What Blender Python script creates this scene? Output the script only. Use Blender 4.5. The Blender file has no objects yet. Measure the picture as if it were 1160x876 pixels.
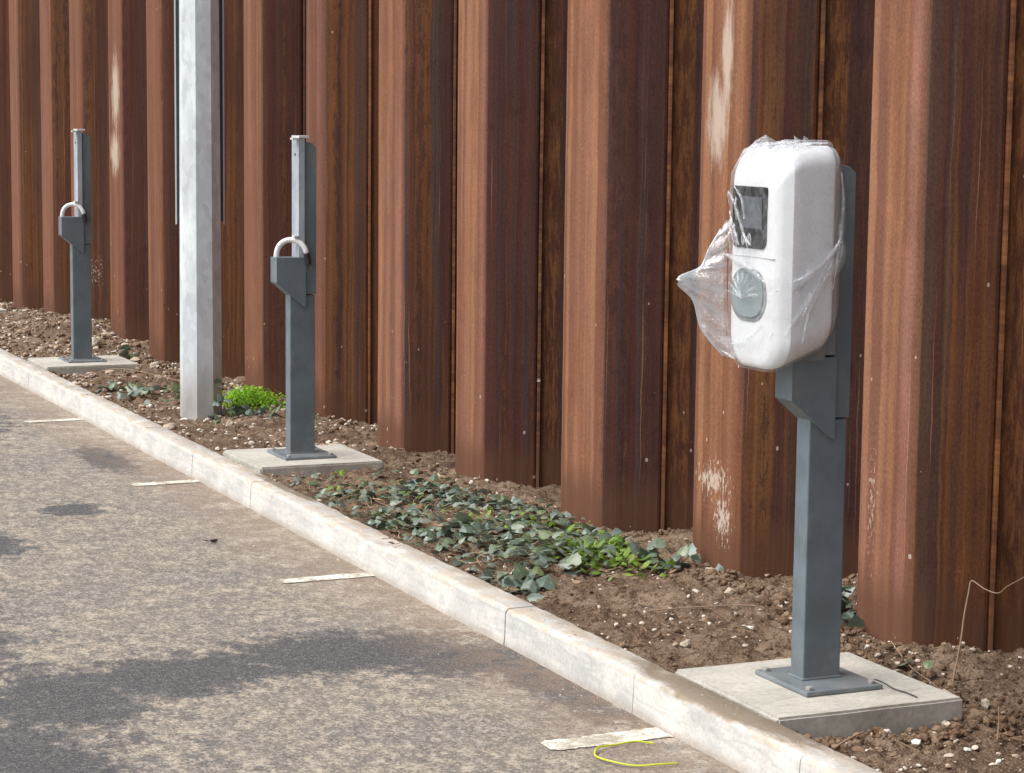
import bpy, bmesh, math, random
from mathutils import Vector, Matrix, noise
import numpy as np

random.seed(7)
SC = bpy.context.scene
COL = SC.collection
PI = math.pi
WF = 3.88            # distance of the wall's front flanges from the camera's line
RZ = -0.12           # road level (0 = kerb top)

# ------------------------------------------------------------------ helpers
def smooth01(t):
    t = max(0.0, min(1.0, t)); return t*t*(3-2*t)

def tag(o, label=None, cat=None, group=None, kind=None):
    if label: o['label'] = label
    if cat: o['category'] = cat
    if group: o['group'] = group
    if kind: o['kind'] = kind
    return o

def empty(name, loc=(0, 0, 0), rz=0):
    o = bpy.data.objects.new(name, None); COL.objects.link(o)
    o.location = loc; o.rotation_euler = (0, 0, rz); o.empty_display_size = .1
    return o

def link_mesh(name, me, mat, parent=None, smooth=False):
    if mat is not None:
        me.materials.append(mat)
    if smooth:
        me.polygons.foreach_set('use_smooth', [True]*len(me.polygons))
    o = bpy.data.objects.new(name, me); COL.objects.link(o)
    if parent is not None: o.parent = parent
    return o

def from_bm(name, bm, mat, parent=None, smooth=False, angle=None):
    me = bpy.data.meshes.new(name)
    bmesh.ops.recalc_face_normals(bm, faces=bm.faces)
    bm.to_mesh(me); bm.free()
    o = link_mesh(name, me, mat, parent, smooth or (angle is not None and angle != 35))
    if angle is not None and angle != 35:
        me.set_sharp_from_angle(angle=math.radians(angle))
    return o

def from_py(name, vs, fs, mat, parent=None, smooth=False):
    me = bpy.data.meshes.new(name)
    me.from_pydata([tuple(v) for v in vs], [], fs); me.update()
    return link_mesh(name, me, mat, parent, smooth)

def box(bm, x0, x1, y0, y1, z0, z1, bevel=0.0, segs=2):
    r = bmesh.ops.create_cube(bm, size=1.0)
    vs = r['verts']
    for v in vs:
        v.co = Vector(((x0+x1)/2+v.co.x*(x1-x0), (y0+y1)/2+v.co.y*(y1-y0), (z0+z1)/2+v.co.z*(z1-z0)))
    if bevel > 0:
        es = list({e for v in vs for e in v.link_edges})
        bmesh.ops.bevel(bm, geom=es, offset=bevel, segments=segs, affect='EDGES', profile=.5)

def prism(bm, pts, axis, a0, a1, bevel=0.0):
    """closed outline pts (2D) extruded along axis ('y': pts are x,z)"""
    def mk(p, a):
        return (p[0], a, p[1]) if axis == 'y' else ((p[0], p[1], a) if axis == 'z' else (a, p[0], p[1]))
    v0 = [bm.verts.new(mk(p, a0)) for p in pts]
    v1 = [bm.verts.new(mk(p, a1)) for p in pts]
    fs = [bm.faces.new(v0[::-1]), bm.faces.new(v1)]
    n = len(pts)
    for i in range(n):
        fs.append(bm.faces.new((v0[i], v0[(i+1) % n], v1[(i+1) % n], v1[i])))
    if bevel > 0:
        es = list({e for f in fs for e in f.edges})
        bmesh.ops.bevel(bm, geom=es, offset=bevel, segments=2, affect='EDGES', profile=.5)

def tube(bm, pts, r, n=8, cap=True):
    pts = [Vector(p) for p in pts]
    rings = []
    up = Vector((0, 0, 1))
    for i, p in enumerate(pts):
        t = (pts[min(i+1, len(pts)-1)]-pts[max(i-1, 0)]).normalized()
        a = t.cross(up)
        if a.length < .05: a = t.cross(Vector((1, 0, 0)))
        a.normalize(); b = t.cross(a).normalized()
        rr = r(i/(len(pts)-1)) if callable(r) else r
        rings.append([bm.verts.new(p+(a*math.cos(2*PI*k/n)+b*math.sin(2*PI*k/n))*rr) for k in range(n)])
    for i in range(len(rings)-1):
        for k in range(n):
            bm.faces.new((rings[i][k], rings[i][(k+1) % n], rings[i+1][(k+1) % n], rings[i+1][k]))
    if cap:
        bm.faces.new(rings[0][::-1]); bm.faces.new(rings[-1])

def spline(pts, n):
    """Catmull-Rom through pts, n samples per span"""
    P = [Vector(p) for p in pts]; P = [P[0]*2-P[1]]+P+[P[-1]*2-P[-2]]
    out = []
    for i in range(1, len(P)-2):
        for k in range(n):
            t = k/n
            out.append(.5*((2*P[i])+(P[i+1]-P[i-1])*t+(2*P[i-1]-5*P[i]+4*P[i+1]-P[i+2])*t*t+(3*P[i]-P[i-1]-3*P[i+1]+P[i+2])*t**3))
    out.append(P[-2])
    return out

def copy_tree(o, parent=None):
    c = o.copy(); COL.objects.link(c); c.parent = parent
    for ch in [q for q in bpy.data.objects if q.parent == o]:
        copy_tree(ch, c)
    return c

# ------------------------------------------------------------------ node helper
class NT:
    def __init__(s, name):
        s.m = bpy.data.materials.new(name); s.m.use_nodes = True
        s.t = s.m.node_tree; s.t.nodes.clear()
        s.out = s.n('ShaderNodeOutputMaterial')
    def n(s, k, **kw):
        q = s.t.nodes.new(k)
        for a, b in kw.items(): setattr(q, a, b)
        return q
    def _in(s, sock, v):
        if isinstance(v, bpy.types.NodeSocket): s.t.links.new(v, sock)
        elif v is not None:
            if sock.type == 'RGBA' and isinstance(v, (tuple, list)) and len(v) == 3: v = (*v, 1)
            if sock.type == 'VECTOR' and isinstance(v, (int, float)): v = (v, v, v)
            sock.default_value = v
    def math(s, op, a, b=None, c=None, clamp=False):
        q = s.n('ShaderNodeMath', operation=op, use_clamp=clamp)
        s._in(q.inputs[0], a); s._in(q.inputs[1], b); s._in(q.inputs[2], c)
        return q.outputs[0]
    def mix(s, f, a, b, blend='MIX'):
        q = s.n('ShaderNodeMix', data_type='RGBA', blend_type=blend); q.clamp_factor = True
        s._in(q.inputs[0], f); s._in(q.inputs[6], a); s._in(q.inputs[7], b)
        return q.outputs[2]
    def coord(s, which='Object', scale=(1, 1, 1), loc=(0, 0, 0)):
        q = s.n('ShaderNodeTexCoord'); m = s.n('ShaderNodeMapping')
        s.t.links.new(q.outputs[which], m.inputs[0])
        m.inputs['Scale'].default_value = scale; m.inputs['Location'].default_value = loc
        return m.outputs[0]
    def noise(s, vec, scale, detail=4, rough=.55, dist=0.0, out='Fac'):
        q = s.n('ShaderNodeTexNoise'); s._in(q.inputs['Vector'], vec)
        q.inputs['Scale'].default_value = scale; q.inputs['Detail'].default_value = detail
        q.inputs['Roughness'].default_value = rough; q.inputs['Distortion'].default_value = dist
        return q.outputs[out]
    def voro(s, vec, scale, out='Distance', feature='F1', rnd=1.0):
        q = s.n('ShaderNodeTexVoronoi', feature=feature); s._in(q.inputs['Vector'], vec)
        q.inputs['Scale'].default_value = scale; q.inputs['Randomness'].default_value = rnd
        return q.outputs[out]
    def ramp(s, f, stops, interp='LINEAR'):
        q = s.n('ShaderNodeValToRGB'); s._in(q.inputs[0], f)
        r = q.color_ramp; r.interpolation = interp
        while len(r.elements) < len(stops): r.elements.new(.5)
        for e, (p, c) in zip(r.elements, stops):
            e.position = p; e.color = (*c, 1) if isinstance(c, (tuple, list)) else (c, c, c, 1)
        return q.outputs[0]
    def step(s, f, a, b):
        q = s.n('ShaderNodeMapRange', interpolation_type='SMOOTHSTEP'); s._in(q.inputs[0], f)
        q.inputs[1].default_value = a; q.inputs[2].default_value = b
        return q.outputs[0]
    def bump(s, h, strength, dist=.01, nrm=None):
        q = s.n('ShaderNodeBump'); q.inputs['Strength'].default_value = strength; q.inputs['Distance'].default_value = dist
        s._in(q.inputs['Height'], h)
        if nrm is not None: s.t.links.new(nrm, q.inputs['Normal'])
        return q.outputs[0]
    def pbsdf(s, col, rough=.6, metal=0.0, nrm=None, spec=.5, **kw):
        q = s.n('ShaderNodeBsdfPrincipled')
        s._in(q.inputs['Base Color'], col); s._in(q.inputs['Roughness'], rough); s._in(q.inputs['Metallic'], metal)
        s._in(q.inputs['Specular IOR Level'], spec)
        if nrm is not None: s.t.links.new(nrm, q.inputs['Normal'])
        for k, v in kw.items(): s._in(q.inputs[k.replace('_', ' ')], v)
        s.t.links.new(q.outputs[0], s.out.inputs[0])
        return q
    def sep(s, vec):
        q = s.n('ShaderNodeSeparateXYZ'); s.t.links.new(vec, q.inputs[0]); return q.outputs
    def comb(s, x, y, z):
        q = s.n('ShaderNodeCombineXYZ')
        for i, v in enumerate((x, y, z)): s._in(q.inputs[i], v)
        return q.outputs[0]
    def blob(s, X, Y, spots, nz, wob=.9):
        """union of soft noisy ellipses (cx, cy, rx, ry[, angle])"""
        tot = None
        for sp in spots:
            cx, cy, rx, ry = sp[:4]; a = math.radians(sp[4]) if len(sp) > 4 else 0
            dx = s.math('SUBTRACT', X, cx); dy = s.math('SUBTRACT', Y, cy)
            if a:
                u = s.math('ADD', s.math('MULTIPLY', dx, math.cos(a)), s.math('MULTIPLY', dy, math.sin(a)))
                v = s.math('SUBTRACT', s.math('MULTIPLY', dy, math.cos(a)), s.math('MULTIPLY', dx, math.sin(a)))
            else: u, v = dx, dy
            u = s.math('DIVIDE', u, rx); v = s.math('DIVIDE', v, ry)
            d = s.math('ADD', s.math('MULTIPLY', u, u), s.math('MULTIPLY', v, v))
            k = s.math('SUBTRACT', 1.0, s.math('SQRT', d))
            tot = k if tot is None else s.math('MAXIMUM', tot, k)
        return s.math('ADD', tot, s.math('MULTIPLY', s.math('SUBTRACT', nz, .5), wob))

# ------------------------------------------------------------------ materials
def mat_rust():
    s = NT('rusted sheet pile steel')
    uvn = s.n('ShaderNodeUVMap'); uvn.uv_map = 'strip'
    uv = s.sep(uvn.outputs[0]); u, v = uv[0], uv[1]
    warp = s.noise(s.comb(s.math('MULTIPLY', u, 6), s.math('MULTIPLY', v, 2.6), 91), 1, 4, .6)
    u = s.math('ADD', u, s.math('MULTIPLY', s.math('SUBTRACT', warp, .5), .030))
    X, Y, Z = s.sep(s.coord('Object', loc=(WF, 10, 0)))
    att = s.n('ShaderNodeAttribute'); att.attribute_name = 'ftype'
    web = s.sep(att.outputs['Vector'])      # x: web, y: half of the web with crusty rust, z: pile random
    # streak fields: nearly constant along the height
    st1 = s.noise(s.comb(s.math('MULTIPLY', u, 16), s.math('MULTIPLY', v, .18), 0), 1, 3, .6)
    st2 = s.noise(s.comb(s.math('MULTIPLY', u, 60), s.math('MULTIPLY', v, .6), 3), 1, 3, .6, .3)
    big = s.noise(s.comb(s.math('MULTIPLY', u, 3.5), s.math('MULTIPLY', v, .7), 7), 1, 4, .6)
    fine = s.noise(s.comb(s.math('MULTIPLY', u, 1), s.math('MULTIPLY', v, .55), 9), 150, 4, .7)
    mid = s.noise(s.comb(u, s.math('MULTIPLY', v, .3), 5), 38, 5, .65, .4)
    st0 = s.noise(s.comb(s.math('MULTIPLY', u, 9), s.math('MULTIPLY', v, .07), 21), 1, 2, .5)
    st3 = s.noise(s.comb(s.math('MULTIPLY', u, 13), s.math('MULTIPLY', v, .22), 61), 1, 4, .6)
    rn = s.n('ShaderNodeObjectInfo').outputs['Random']
    rn2 = s.math('FRACT', s.math('MULTIPLY', rn, 7.31))
    tint = s.mix(rn, (.255, .116, .064), (.280, .140, .100))
    pink = s.mix(s.step(st0, .38, .60), tint, s.mix(1, tint, (.66, .60, .56), 'MULTIPLY'))
    pink = s.mix(s.math('MULTIPLY', s.step(st1, .50, .60), .7), pink, (.335, .165, .080))
    pink = s.mix(s.math('MULTIPLY', s.step(st3, .53, .62), .55), pink, (.185, .086, .060))
    pink = s.mix(s.math('MULTIPLY', s.step(big, .5, .66), .5), pink, (.20, .080, .040))
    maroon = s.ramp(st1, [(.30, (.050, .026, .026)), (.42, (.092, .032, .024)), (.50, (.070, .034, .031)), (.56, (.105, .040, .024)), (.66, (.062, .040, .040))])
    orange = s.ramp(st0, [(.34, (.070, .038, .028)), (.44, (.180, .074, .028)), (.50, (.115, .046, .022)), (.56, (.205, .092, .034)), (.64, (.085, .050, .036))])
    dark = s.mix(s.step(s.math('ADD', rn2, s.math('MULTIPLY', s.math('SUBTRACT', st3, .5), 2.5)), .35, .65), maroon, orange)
    grey = s.step(s.noise(s.comb(s.math('MULTIPLY', u, 19), s.math('MULTIPLY', v, .15), 41), 1, 3, .5), .54, .60)
    dark = s.mix(s.math('MULTIPLY', grey, .55), dark, (.070, .056, .056))
    dark = s.mix(s.math('MULTIPLY', s.step(big, .5, .66), .45), dark, (.080, .036, .028))
    cm = s.noise(s.comb(u, s.math('MULTIPLY', v, .10), 5), 60, 6, .7, .2)
    crust = s.mix(s.step(s.math('ADD', s.math('MULTIPLY', cm, .6), s.math('MULTIPLY', mid, .4)), .45, .57), (.085, .034, .018), (.20, .086, .032))
    recess_shade = s.step(s.math('ADD', X, s.math('MULTIPLY', st2, .02)), WF+.285, WF+.305)  # shade of the deep recesses painted into the colour, by plan depth
    crust = s.mix(s.math('MULTIPLY', recess_shade, .8), crust, (.046, .026, .030))
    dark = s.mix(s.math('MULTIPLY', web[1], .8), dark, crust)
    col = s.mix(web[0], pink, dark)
    blot = s.noise(s.comb(s.math('MULTIPLY', u, 7), s.math('MULTIPLY', v, 3.2), 71), 1, 6, .72, .5)
    col = s.mix(s.math('MULTIPLY', s.step(blot, .52, .62), .30), col, s.mix(1, col, (.58, .52, .52), 'MULTIPLY'))
    col = s.mix(s.math('MULTIPLY', s.step(blot, .46, .38), .30), col, s.mix(1, col, (1.5, 1.4, 1.3), 'MULTIPLY'))
    # pile to pile difference
    col = s.mix(s.math('MULTIPLY', web[2], s.math('MULTIPLY_ADD', web[0], -.25, .6)), col, (.125, .048, .026))
    # flaked scale patches, dark
    fl = s.step(s.math('ADD', s.math('ADD', mid, s.math('MULTIPLY', s.math('SUBTRACT', st3, .5), 1.6)), s.math('MULTIPLY', s.math('SUBTRACT', rn2, .5), -.12)), .63, .70)
    col = s.mix(s.math('MULTIPLY', fl, s.math('MULTIPLY_ADD', web[0], .45, .08)), col, (.05, .024, .022))
    # long thin scratches and run-off lines
    run = s.noise(s.comb(s.math('MULTIPLY', u, 85), s.math('MULTIPLY', v, .5), 81), 1, 2, .5)
    col = s.mix(s.math('MULTIPLY', s.math('MULTIPLY', s.step(run, .66, .72), s.step(big, .42, .55)), .5), col, (.40, .22, .13))
    col = s.mix(.55, col, s.mix(s.step(fine, .38, .62), s.mix(1, col, (.72, .70, .70), 'MULTIPLY'), s.mix(1, col, (1.30, 1.28, 1.26), 'MULTIPLY')))
    # darker damp band of splashed soil at the foot
    foot = s.step(s.math('ADD', Z, s.math('MULTIPLY', big, -.35)), .02, -.14)
    col = s.mix(s.math('MULTIPLY', foot, .75), col, (.12, .055, .032))
    # mortar flecks, more of them near the ground
    vo = s.n('ShaderNodeTexVoronoi'); s.t.links.new(s.comb(u, s.math('MULTIPLY', v, .6), 0), vo.inputs[0]); vo.inputs['Scale'].default_value = 34
    rnd = s.sep(vo.outputs['Color'])[0]
    lim = s.math('MULTIPLY_ADD', s.step(Z, 1.0, -.1), -.16, .985)
    size = s.math('MULTIPLY_ADD', s.sep(vo.outputs['Color'])[1], .14, .05)
    fleck = s.math('MULTIPLY', s.math('GREATER_THAN', rnd, lim), s.math('LESS_THAN', vo.outputs['Distance'], size))
    col = s.mix(s.math('MULTIPLY', fleck, .75), col, (.55, .47, .38))
    # limewash smears on the outer flanges
    nz = s.noise(s.comb(s.math('MULTIPLY', u, 45), s.math('MULTIPLY', v, 8), 1), 1, 5, .7)
    sm = s.blob(Y, Z, [(15.42, 1.72, .15, .36), (15.45, 1.30, .17, .22), (6.84, 1.78, .055, .30), (6.90, 1.56, .10, .22),
                       (18.2, .55, .12, .16)], nz, 1.7)
    sm2 = s.blob(Y, Z, [(6.87, .29, .22, .12), (6.80, .16, .12, .16)], s.noise(s.comb(s.math('MULTIPLY', u, 75), s.math('MULTIPLY', v, 26), 1), 1, 4, .75), 3.2)
    sm3 = s.blob(Y, Z, [(5.86, .38, .08, .5), (14.9, .3, .25, .35), (16.4, .4, .3, .35)], s.noise(s.comb(s.math('MULTIPLY', u, 90), s.math('MULTIPLY', v, 40), 1), 1, 3, .7), 3.0)
    m1 = s.math('MULTIPLY', s.step(sm, .05, .80), .60)
    m2 = s.math('MULTIPLY', s.step(sm2, .62, .86), .7)
    m3 = s.math('MULTIPLY', s.step(sm3, .92, 1.15), .5)
    m = s.math('MULTIPLY', s.math('MAXIMUM', s.math('MAXIMUM', m1, m2), m3), s.math('LESS_THAN', X, WF+.12))
    col = s.mix(m, col, (.62, .54, .45))
    hgt = s.math('ADD', s.math('MULTIPLY', mid, .6), s.math('MULTIPLY', fine, .4))
    b = s.bump(hgt, .45, .004, s.bump(st1, .35, .02))
    s.pbsdf(col, s.math('MULTIPLY_ADD', mid, .3, .62), 0.0, b, .18)
    return s.m

def mat_paint(name, col, rough=.42):
    s = NT(name)
    n1 = s.noise(s.coord('Object'), 7, 4, .6); n2 = s.noise(s.coord('Object'), 260, 2, .6)
    z = s.sep(s.coord('Object'))[2]
    n3 = s.noise(s.coord('Object', (1, 1, .3)), 14, 5, .7)
    c = s.mix(s.step(n1, .38, .62), tuple(q*.93 for q in col), tuple(q*1.16+.004 for q in col))
    sp = s.math('MULTIPLY', s.step(s.noise(s.coord('Object'), 120, 3, .7), .60, .68), s.step(s.math('ADD', z, s.math('MULTIPLY', n1, -.3)), .30, -.10))
    c = s.mix(s.math('MULTIPLY', s.step(n3, .56, .66), .22), c, (.30, .29, .27))
    c = s.mix(s.math('MULTIPLY', sp, .6), c, (.30, .24, .17))
    dust = s.math('MULTIPLY', s.step(s.math('ADD', z, s.math('MULTIPLY', n1, -.3)), .02, -.2), .22)
    c = s.mix(dust, c, (.30, .25, .19))
    s.pbsdf(c, s.math('MULTIPLY_ADD', n1, .15, rough-.06), 0, s.bump(n2, .06, .001), .45)
    return s.m

def mat_galv(name='galvanised steel', base=(.70, .76, .79)):
    s = NT(name)
    v = s.voro(s.coord('Object', (1, 1, .5)), 34, 'Color'); n1 = s.noise(s.coord('Object', (1, 1, .35)), 6, 5, .6)
    v1 = s.sep(v)[0]
    c = s.mix(s.math('MULTIPLY', v1, .75), base, tuple(q*.74 for q in base))
    c = s.mix(s.step(n1, .45, .7), c, tuple(min(1, q*1.3) for q in base))
    z = s.sep(s.coord('Object'))[2]
    dirt = s.math('MULTIPLY', s.step(s.math('ADD', z, s.math('MULTIPLY', n1, -.5)), .1, -.2), .55)
    c = s.mix(dirt, c, (.30, .24, .17))
    s.pbsdf(c, s.math('MULTIPLY_ADD', v1, .15, .42), .12, s.bump(n1, .1, .003), .5)
    return s.m

def mat_concrete(name, c0, c1, dirt=(.22, .17, .12), amt=.5, bump=.35):
    s = NT(name)
    co = s.coord('Object')
    n1 = s.noise(co, 5, 6, .65); n2 = s.noise(co, 60, 5, .7); n3 = s.noise(co, 420, 2, .7)
    st = s.noise(s.coord('Object', (3, 14, 1.2), (2, 0, 0)), 1.6, 4, .65, .6)
    c = s.mix(s.step(n1, .35, .68), c0, c1)
    c = s.mix(s.math('MULTIPLY', s.step(st, .52, .7), amt), c, dirt)
    c = s.mix(.6, c, s.mix(s.step(n2, .3, .7), s.mix(1, c, (.74, .74, .73), 'MULTIPLY'), s.mix(1, c, (1.15, 1.15, 1.15), 'MULTIPLY')))
    c = s.mix(s.math('MULTIPLY', s.step(n3, .62, .72), .35), c, (.16, .14, .12))
    s.pbsdf(c, .85, 0, s.bump(s.math('ADD', n2, s.math('MULTIPLY', n3, .5)), bump, .004), .3)
    return s.m

def mat_kerb():
    s = NT('kerb concrete')
    co = s.coord('Object'); X, Y, Z = s.sep(co)
    n1 = s.noise(co, 4.5, 6, .65, .4); n2 = s.noise(co, 70, 5, .7); n3 = s.noise(co, 420, 2, .7)
    sw = s.noise(s.coord('Object', (3, 1.2, 9)), 2.6, 5, .65, 1.4)
    c = s.mix(s.step(n1, .35, .68), (.56, .555, .53), (.72, .70, .65))
    c = s.mix(s.math('MULTIPLY', s.step(sw, .46, .62), .38), c, (.38, .385, .38))
    # soil and sand trodden over the top, crumbling over the arris
    top = s.step(s.math('ADD', Z, s.math('MULTIPLY', s.math('SUBTRACT', n1, .5), .06)), -.022, -.006)
    tn = s.noise(s.coord('Object', (6, 2, 1)), 3.2, 6, .7)
    c = s.mix(s.math('MULTIPLY', s.math('MULTIPLY', top, s.step(tn, .36, .6)), .65), c, (.50, .40, .28))
    dirtm = s.blob(X, Y, [(2.94, 5.15, .10, .62), (2.96, 3.9, .05, .4), (2.95, 8.9, .03, .5)], tn, .8)
    c = s.mix(s.math('MULTIPLY', s.math('MULTIPLY', s.step(dirtm, .05, .35), top), .85), c, (.235, .185, .125))
    # damp line along the road
    foot = s.step(s.math('ADD', Z, s.math('MULTIPLY', s.math('SUBTRACT', tn, .5), .05)), -.085, -.125)
    c = s.mix(s.math('MULTIPLY', foot, .6), c, (.36, .30, .23))
    c = s.mix(.6, c, s.mix(s.step(n2, .3, .7), s.mix(1, c, (.8, .8, .79), 'MULTIPLY'), s.mix(1, c, (1.12, 1.12, 1.12), 'MULTIPLY')))
    c = s.mix(s.math('MULTIPLY', s.step(n3, .64, .72), .3), c, (.2, .18, .15))
    s.pbsdf(c, .85, 0, s.bump(s.math('ADD', n2, s.math('MULTIPLY', n3, .4)), .4, .004), .3)
    return s.m

def mat_road():
    s = NT('worn silty asphalt')
    co = s.coord('Object'); X, Y, Z = s.sep(co)
    big = s.noise(co, 1.6, 6, .62, .5); med = s.noise(s.coord('Object', (1, 1, 1), (4, 2, 0)), 7, 7, .72, .3)
    fine = s.noise(co, 95, 5, .78); grit = s.noise(co, 330, 2, .7)
    stone = s.voro(co, 95, 'Color'); sv = s.sep(stone)[0]
    f2 = s.noise(s.coord('Object', (1, .7, 1), (7, 3, 0)), 75, 5, .8)
    f3 = s.noise(s.coord('Object', (1, .6, 1), (1, 8, 0)), 24, 5, .75, .3)
    silt = s.mix(s.step(med, .40, .60), (.45, .385, .30), (.31, .268, .222))
    silt = s.mix(s.step(big, .48, .60), silt, (.30, .262, .228))
    asph = s.mix(s.step(f2, .42, .58), (.034, .037, .045), (.098, .098, .106))
    wetm = s.blob(X, Y, [(2.33, 6.50, .38, .25, 0), (2.68, 6.28, .26, .17), (1.80, 6.42, .30, .22), (1.40, 6.25, .20, .35), (1.18, 5.5, .20, .6), (1.25, 7.1, .15, .25),
                         (1.62, 8.7, .16, .26), (2.15, 9.35, .12, .16), (2.62, 10.7, .10, .35), (2.80, 6.0, .10, .5),
                         (1.2, 7.8, .25, .45), (2.0, 12.3, .4, .7), (.3, 6, .9, 2.5), (0, 10, .8, 2)],
                  s.math('ADD', s.math('ADD', s.math('MULTIPLY', med, .45), s.math('MULTIPLY', f3, .4)), s.math('MULTIPLY', f2, .25)), 4.2)
    wet = s.math('MULTIPLY', s.step(wetm, -.30, .42), .92)
    mixn = s.math('ADD', s.math('MULTIPLY', f2, .5), s.math('MULTIPLY', f3, .5))
    near = s.step(X, 2.3, 2.86)
    cov = s.math('MULTIPLY', s.step(mixn, .46, .54), s.math('MULTIPLY_ADD', near, -.45, .72))
    base = s.mix(cov, silt, (.150, .135, .125))
    pale = s.step(mixn, .48, .41)
    base = s.mix(s.math('MULTIPLY', pale, .6), base, (.62, .53, .42))
    chips = s.voro(co, 140, 'Color'); cvv = s.sep(chips)
    base = s.mix(s.math('MULTIPLY', s.math('GREATER_THAN', cvv[0], .86), .55), base, (.07, .066, .064))
    base = s.mix(s.math('MULTIPLY', s.math('GREATER_THAN', cvv[1], .90), .4), base, (.62, .56, .47))
    asph = s.mix(s.math('MULTIPLY', s.math('GREATER_THAN', cvv[1], .92), .5), asph, (.24, .23, .22))
    c = s.mix(wet, base, asph)
    wash = s.math('MULTIPLY', s.step(X, 2.40, 2.86), s.step(med, .38, .55))
    c = s.mix(s.math('MULTIPLY', wash, .6), c, (.27, .19, .13))
    c = s.mix(s.math('MULTIPLY', s.step(grit, .55, .66), .6), c, (.06, .055, .05))
    c = s.mix(s.math('MULTIPLY', s.step(grit, .44, .34), .5), c, (.56, .50, .42))
    h = s.math('ADD', s.math('ADD', s.math('MULTIPLY', fine, .7), s.math('MULTIPLY', sv, .5)), f2)
    s.pbsdf(c, .9, 0, s.bump(h, .8, .006), .3)
    return s.m

def mat_soil(name='brown garden soil', light=1.0):
    s = NT(name)
    co = s.coord('Object')
    n1 = s.noise(co, 3, 6, .65); n2 = s.noise(co, 26, 6, .7); n3 = s.noise(co, 160, 4, .75)
    c = s.mix(s.step(n1, .40, .60), tuple(light*q for q in (.165, .108, .072)), tuple(light*q for q in (.30, .215, .148)))
    c = s.mix(s.step(n2, .46, .60), c, tuple(light*q for q in (.095, .056, .034)))
    c = s.mix(s.math('MULTIPLY', s.step(n3, .52, .62), .8), c, tuple(light*q for q in (.38, .29, .20)))
    c = s.mix(s.math('MULTIPLY', s.step(n3, .46, .38), .7), c, (.045, .028, .018))
    s.pbsdf(c, .95, 0, s.bump(s.math('ADD', s.math('MULTIPLY', n3, .6), n2), 1.0, .012), .2)
    return s.m

def mat_island(name, cols, rough=.7, spec=.4, scale=60, trans=0.0, bump=.3):
    s = NT(name)
    g = s.n('ShaderNodeNewGeometry')
    c = s.ramp(g.outputs['Random Per Island'], [(i/max(1, len(cols)-1), q) for i, q in enumerate(cols)])
    n = s.noise(s.coord('Object'), scale, 4, .65)
    c = s.mix(.5, c, s.mix(s.step(n, .3, .7), s.mix(1, c, (.62, .62, .62), 'MULTIPLY'), s.mix(1, c, (1.35, 1.35, 1.35), 'MULTIPLY')))
    q = s.pbsdf(c, rough, 0, s.bump(n, bump, .003), spec)
    if trans > 0:
        t = s.n('ShaderNodeBsdfTranslucent'); s._in(t.inputs[0], c)
        mx = s.n('ShaderNodeMixShader'); mx.inputs[0].default_value = trans
        s.t.links.new(q.outputs[0], mx.inputs[1]); s.t.links.new(t.outputs[0], mx.inputs[2]); s.t.links.new(mx.outputs[0], s.out.inputs[0])
    return s.m

def mat_plain(name, col, rough=.5, metal=0, spec=.5):
    s = NT(name); n = s.noise(s.coord('Object'), 30, 4, .6)
    c = s.mix(s.math('MULTIPLY', n, .35), col, tuple(q*.72 for q in col))
    s.pbsdf(c, s.math('MULTIPLY_ADD', n, .12, rough-.06), metal, None, spec); return s.m

def mat_film():
    s = NT('clear polythene film')
    co = s.coord('Object')
    n = s.noise(co, 9, 5, .65, 1.2)
    cr = s.math('SUBTRACT', 1.0, s.math('MULTIPLY', s.math('ABSOLUTE', s.math('SUBTRACT', n, .5)), 14.0), clamp=True)
    n2 = s.noise(s.coord('Object', (1, 1, .6), (3, 1, 0)), 22, 4, .6, .8)
    cr2 = s.math('SUBTRACT', 1.0, s.math('MULTIPLY', s.math('ABSOLUTE', s.math('SUBTRACT', n2, .5)), 16.0), clamp=True)
    crease = s.math('MAXIMUM', cr, s.math('MULTIPLY', cr2, .6))
    lw = s.n('ShaderNodeLayerWeight'); lw.inputs[0].default_value = .35
    att = s.n('ShaderNodeAttribute'); att.attribute_name = 'milky'
    f = s.math('ADD', s.math('MULTIPLY', crease, .16), s.math('MULTIPLY_ADD', lw.outputs['Facing'], .11, .015))
    haze_ = s.step(s.noise(s.coord('Object', (1, 1, .7), (1, 5, 2)), 5.5, 3, .55, .8), .50, .64)
    f = s.math('ADD', f, s.math('MULTIPLY', haze_, .16))
    f = s.math('ADD', f, att.outputs['Fac'], clamp=True)
    nb = s.bump(s.math('ADD', n, n2), .9, .012)
    d = s.n('ShaderNodeBsdfTranslucent'); d.inputs[0].default_value = (.9, .92, .94, 1)
    d2 = s.n('ShaderNodeBsdfDiffuse'); d2.inputs[0].default_value = (.9, .92, .94, 1)
    gl = s.n('ShaderNodeBsdfGlossy'); gl.inputs['Roughness'].default_value = .18; s.t.links.new(nb, gl.inputs['Normal'])
    tr = s.n('ShaderNodeBsdfTransparent'); tr.inputs[0].default_value = (.97, .975, .98, 1)
    m0 = s.n('ShaderNodeMixShader'); m0.inputs[0].default_value = .5; s.t.links.new(d.outputs[0], m0.inputs[1]); s.t.links.new(d2.outputs[0], m0.inputs[2])
    m1 = s.n('ShaderNodeMixShader'); m1.inputs[0].default_value = .35; s.t.links.new(m0.outputs[0], m1.inputs[1]); s.t.links.new(gl.outputs[0], m1.inputs[2])
    m2 = s.n('ShaderNodeMixShader'); s.t.links.new(f, m2.inputs[0]); s.t.links.new(tr.outputs[0], m2.inputs[1]); s.t.links.new(m1.outputs[0], m2.inputs[2])
    s.t.links.new(m2.outputs[0], s.out.inputs[0])
    return s.m

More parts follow.
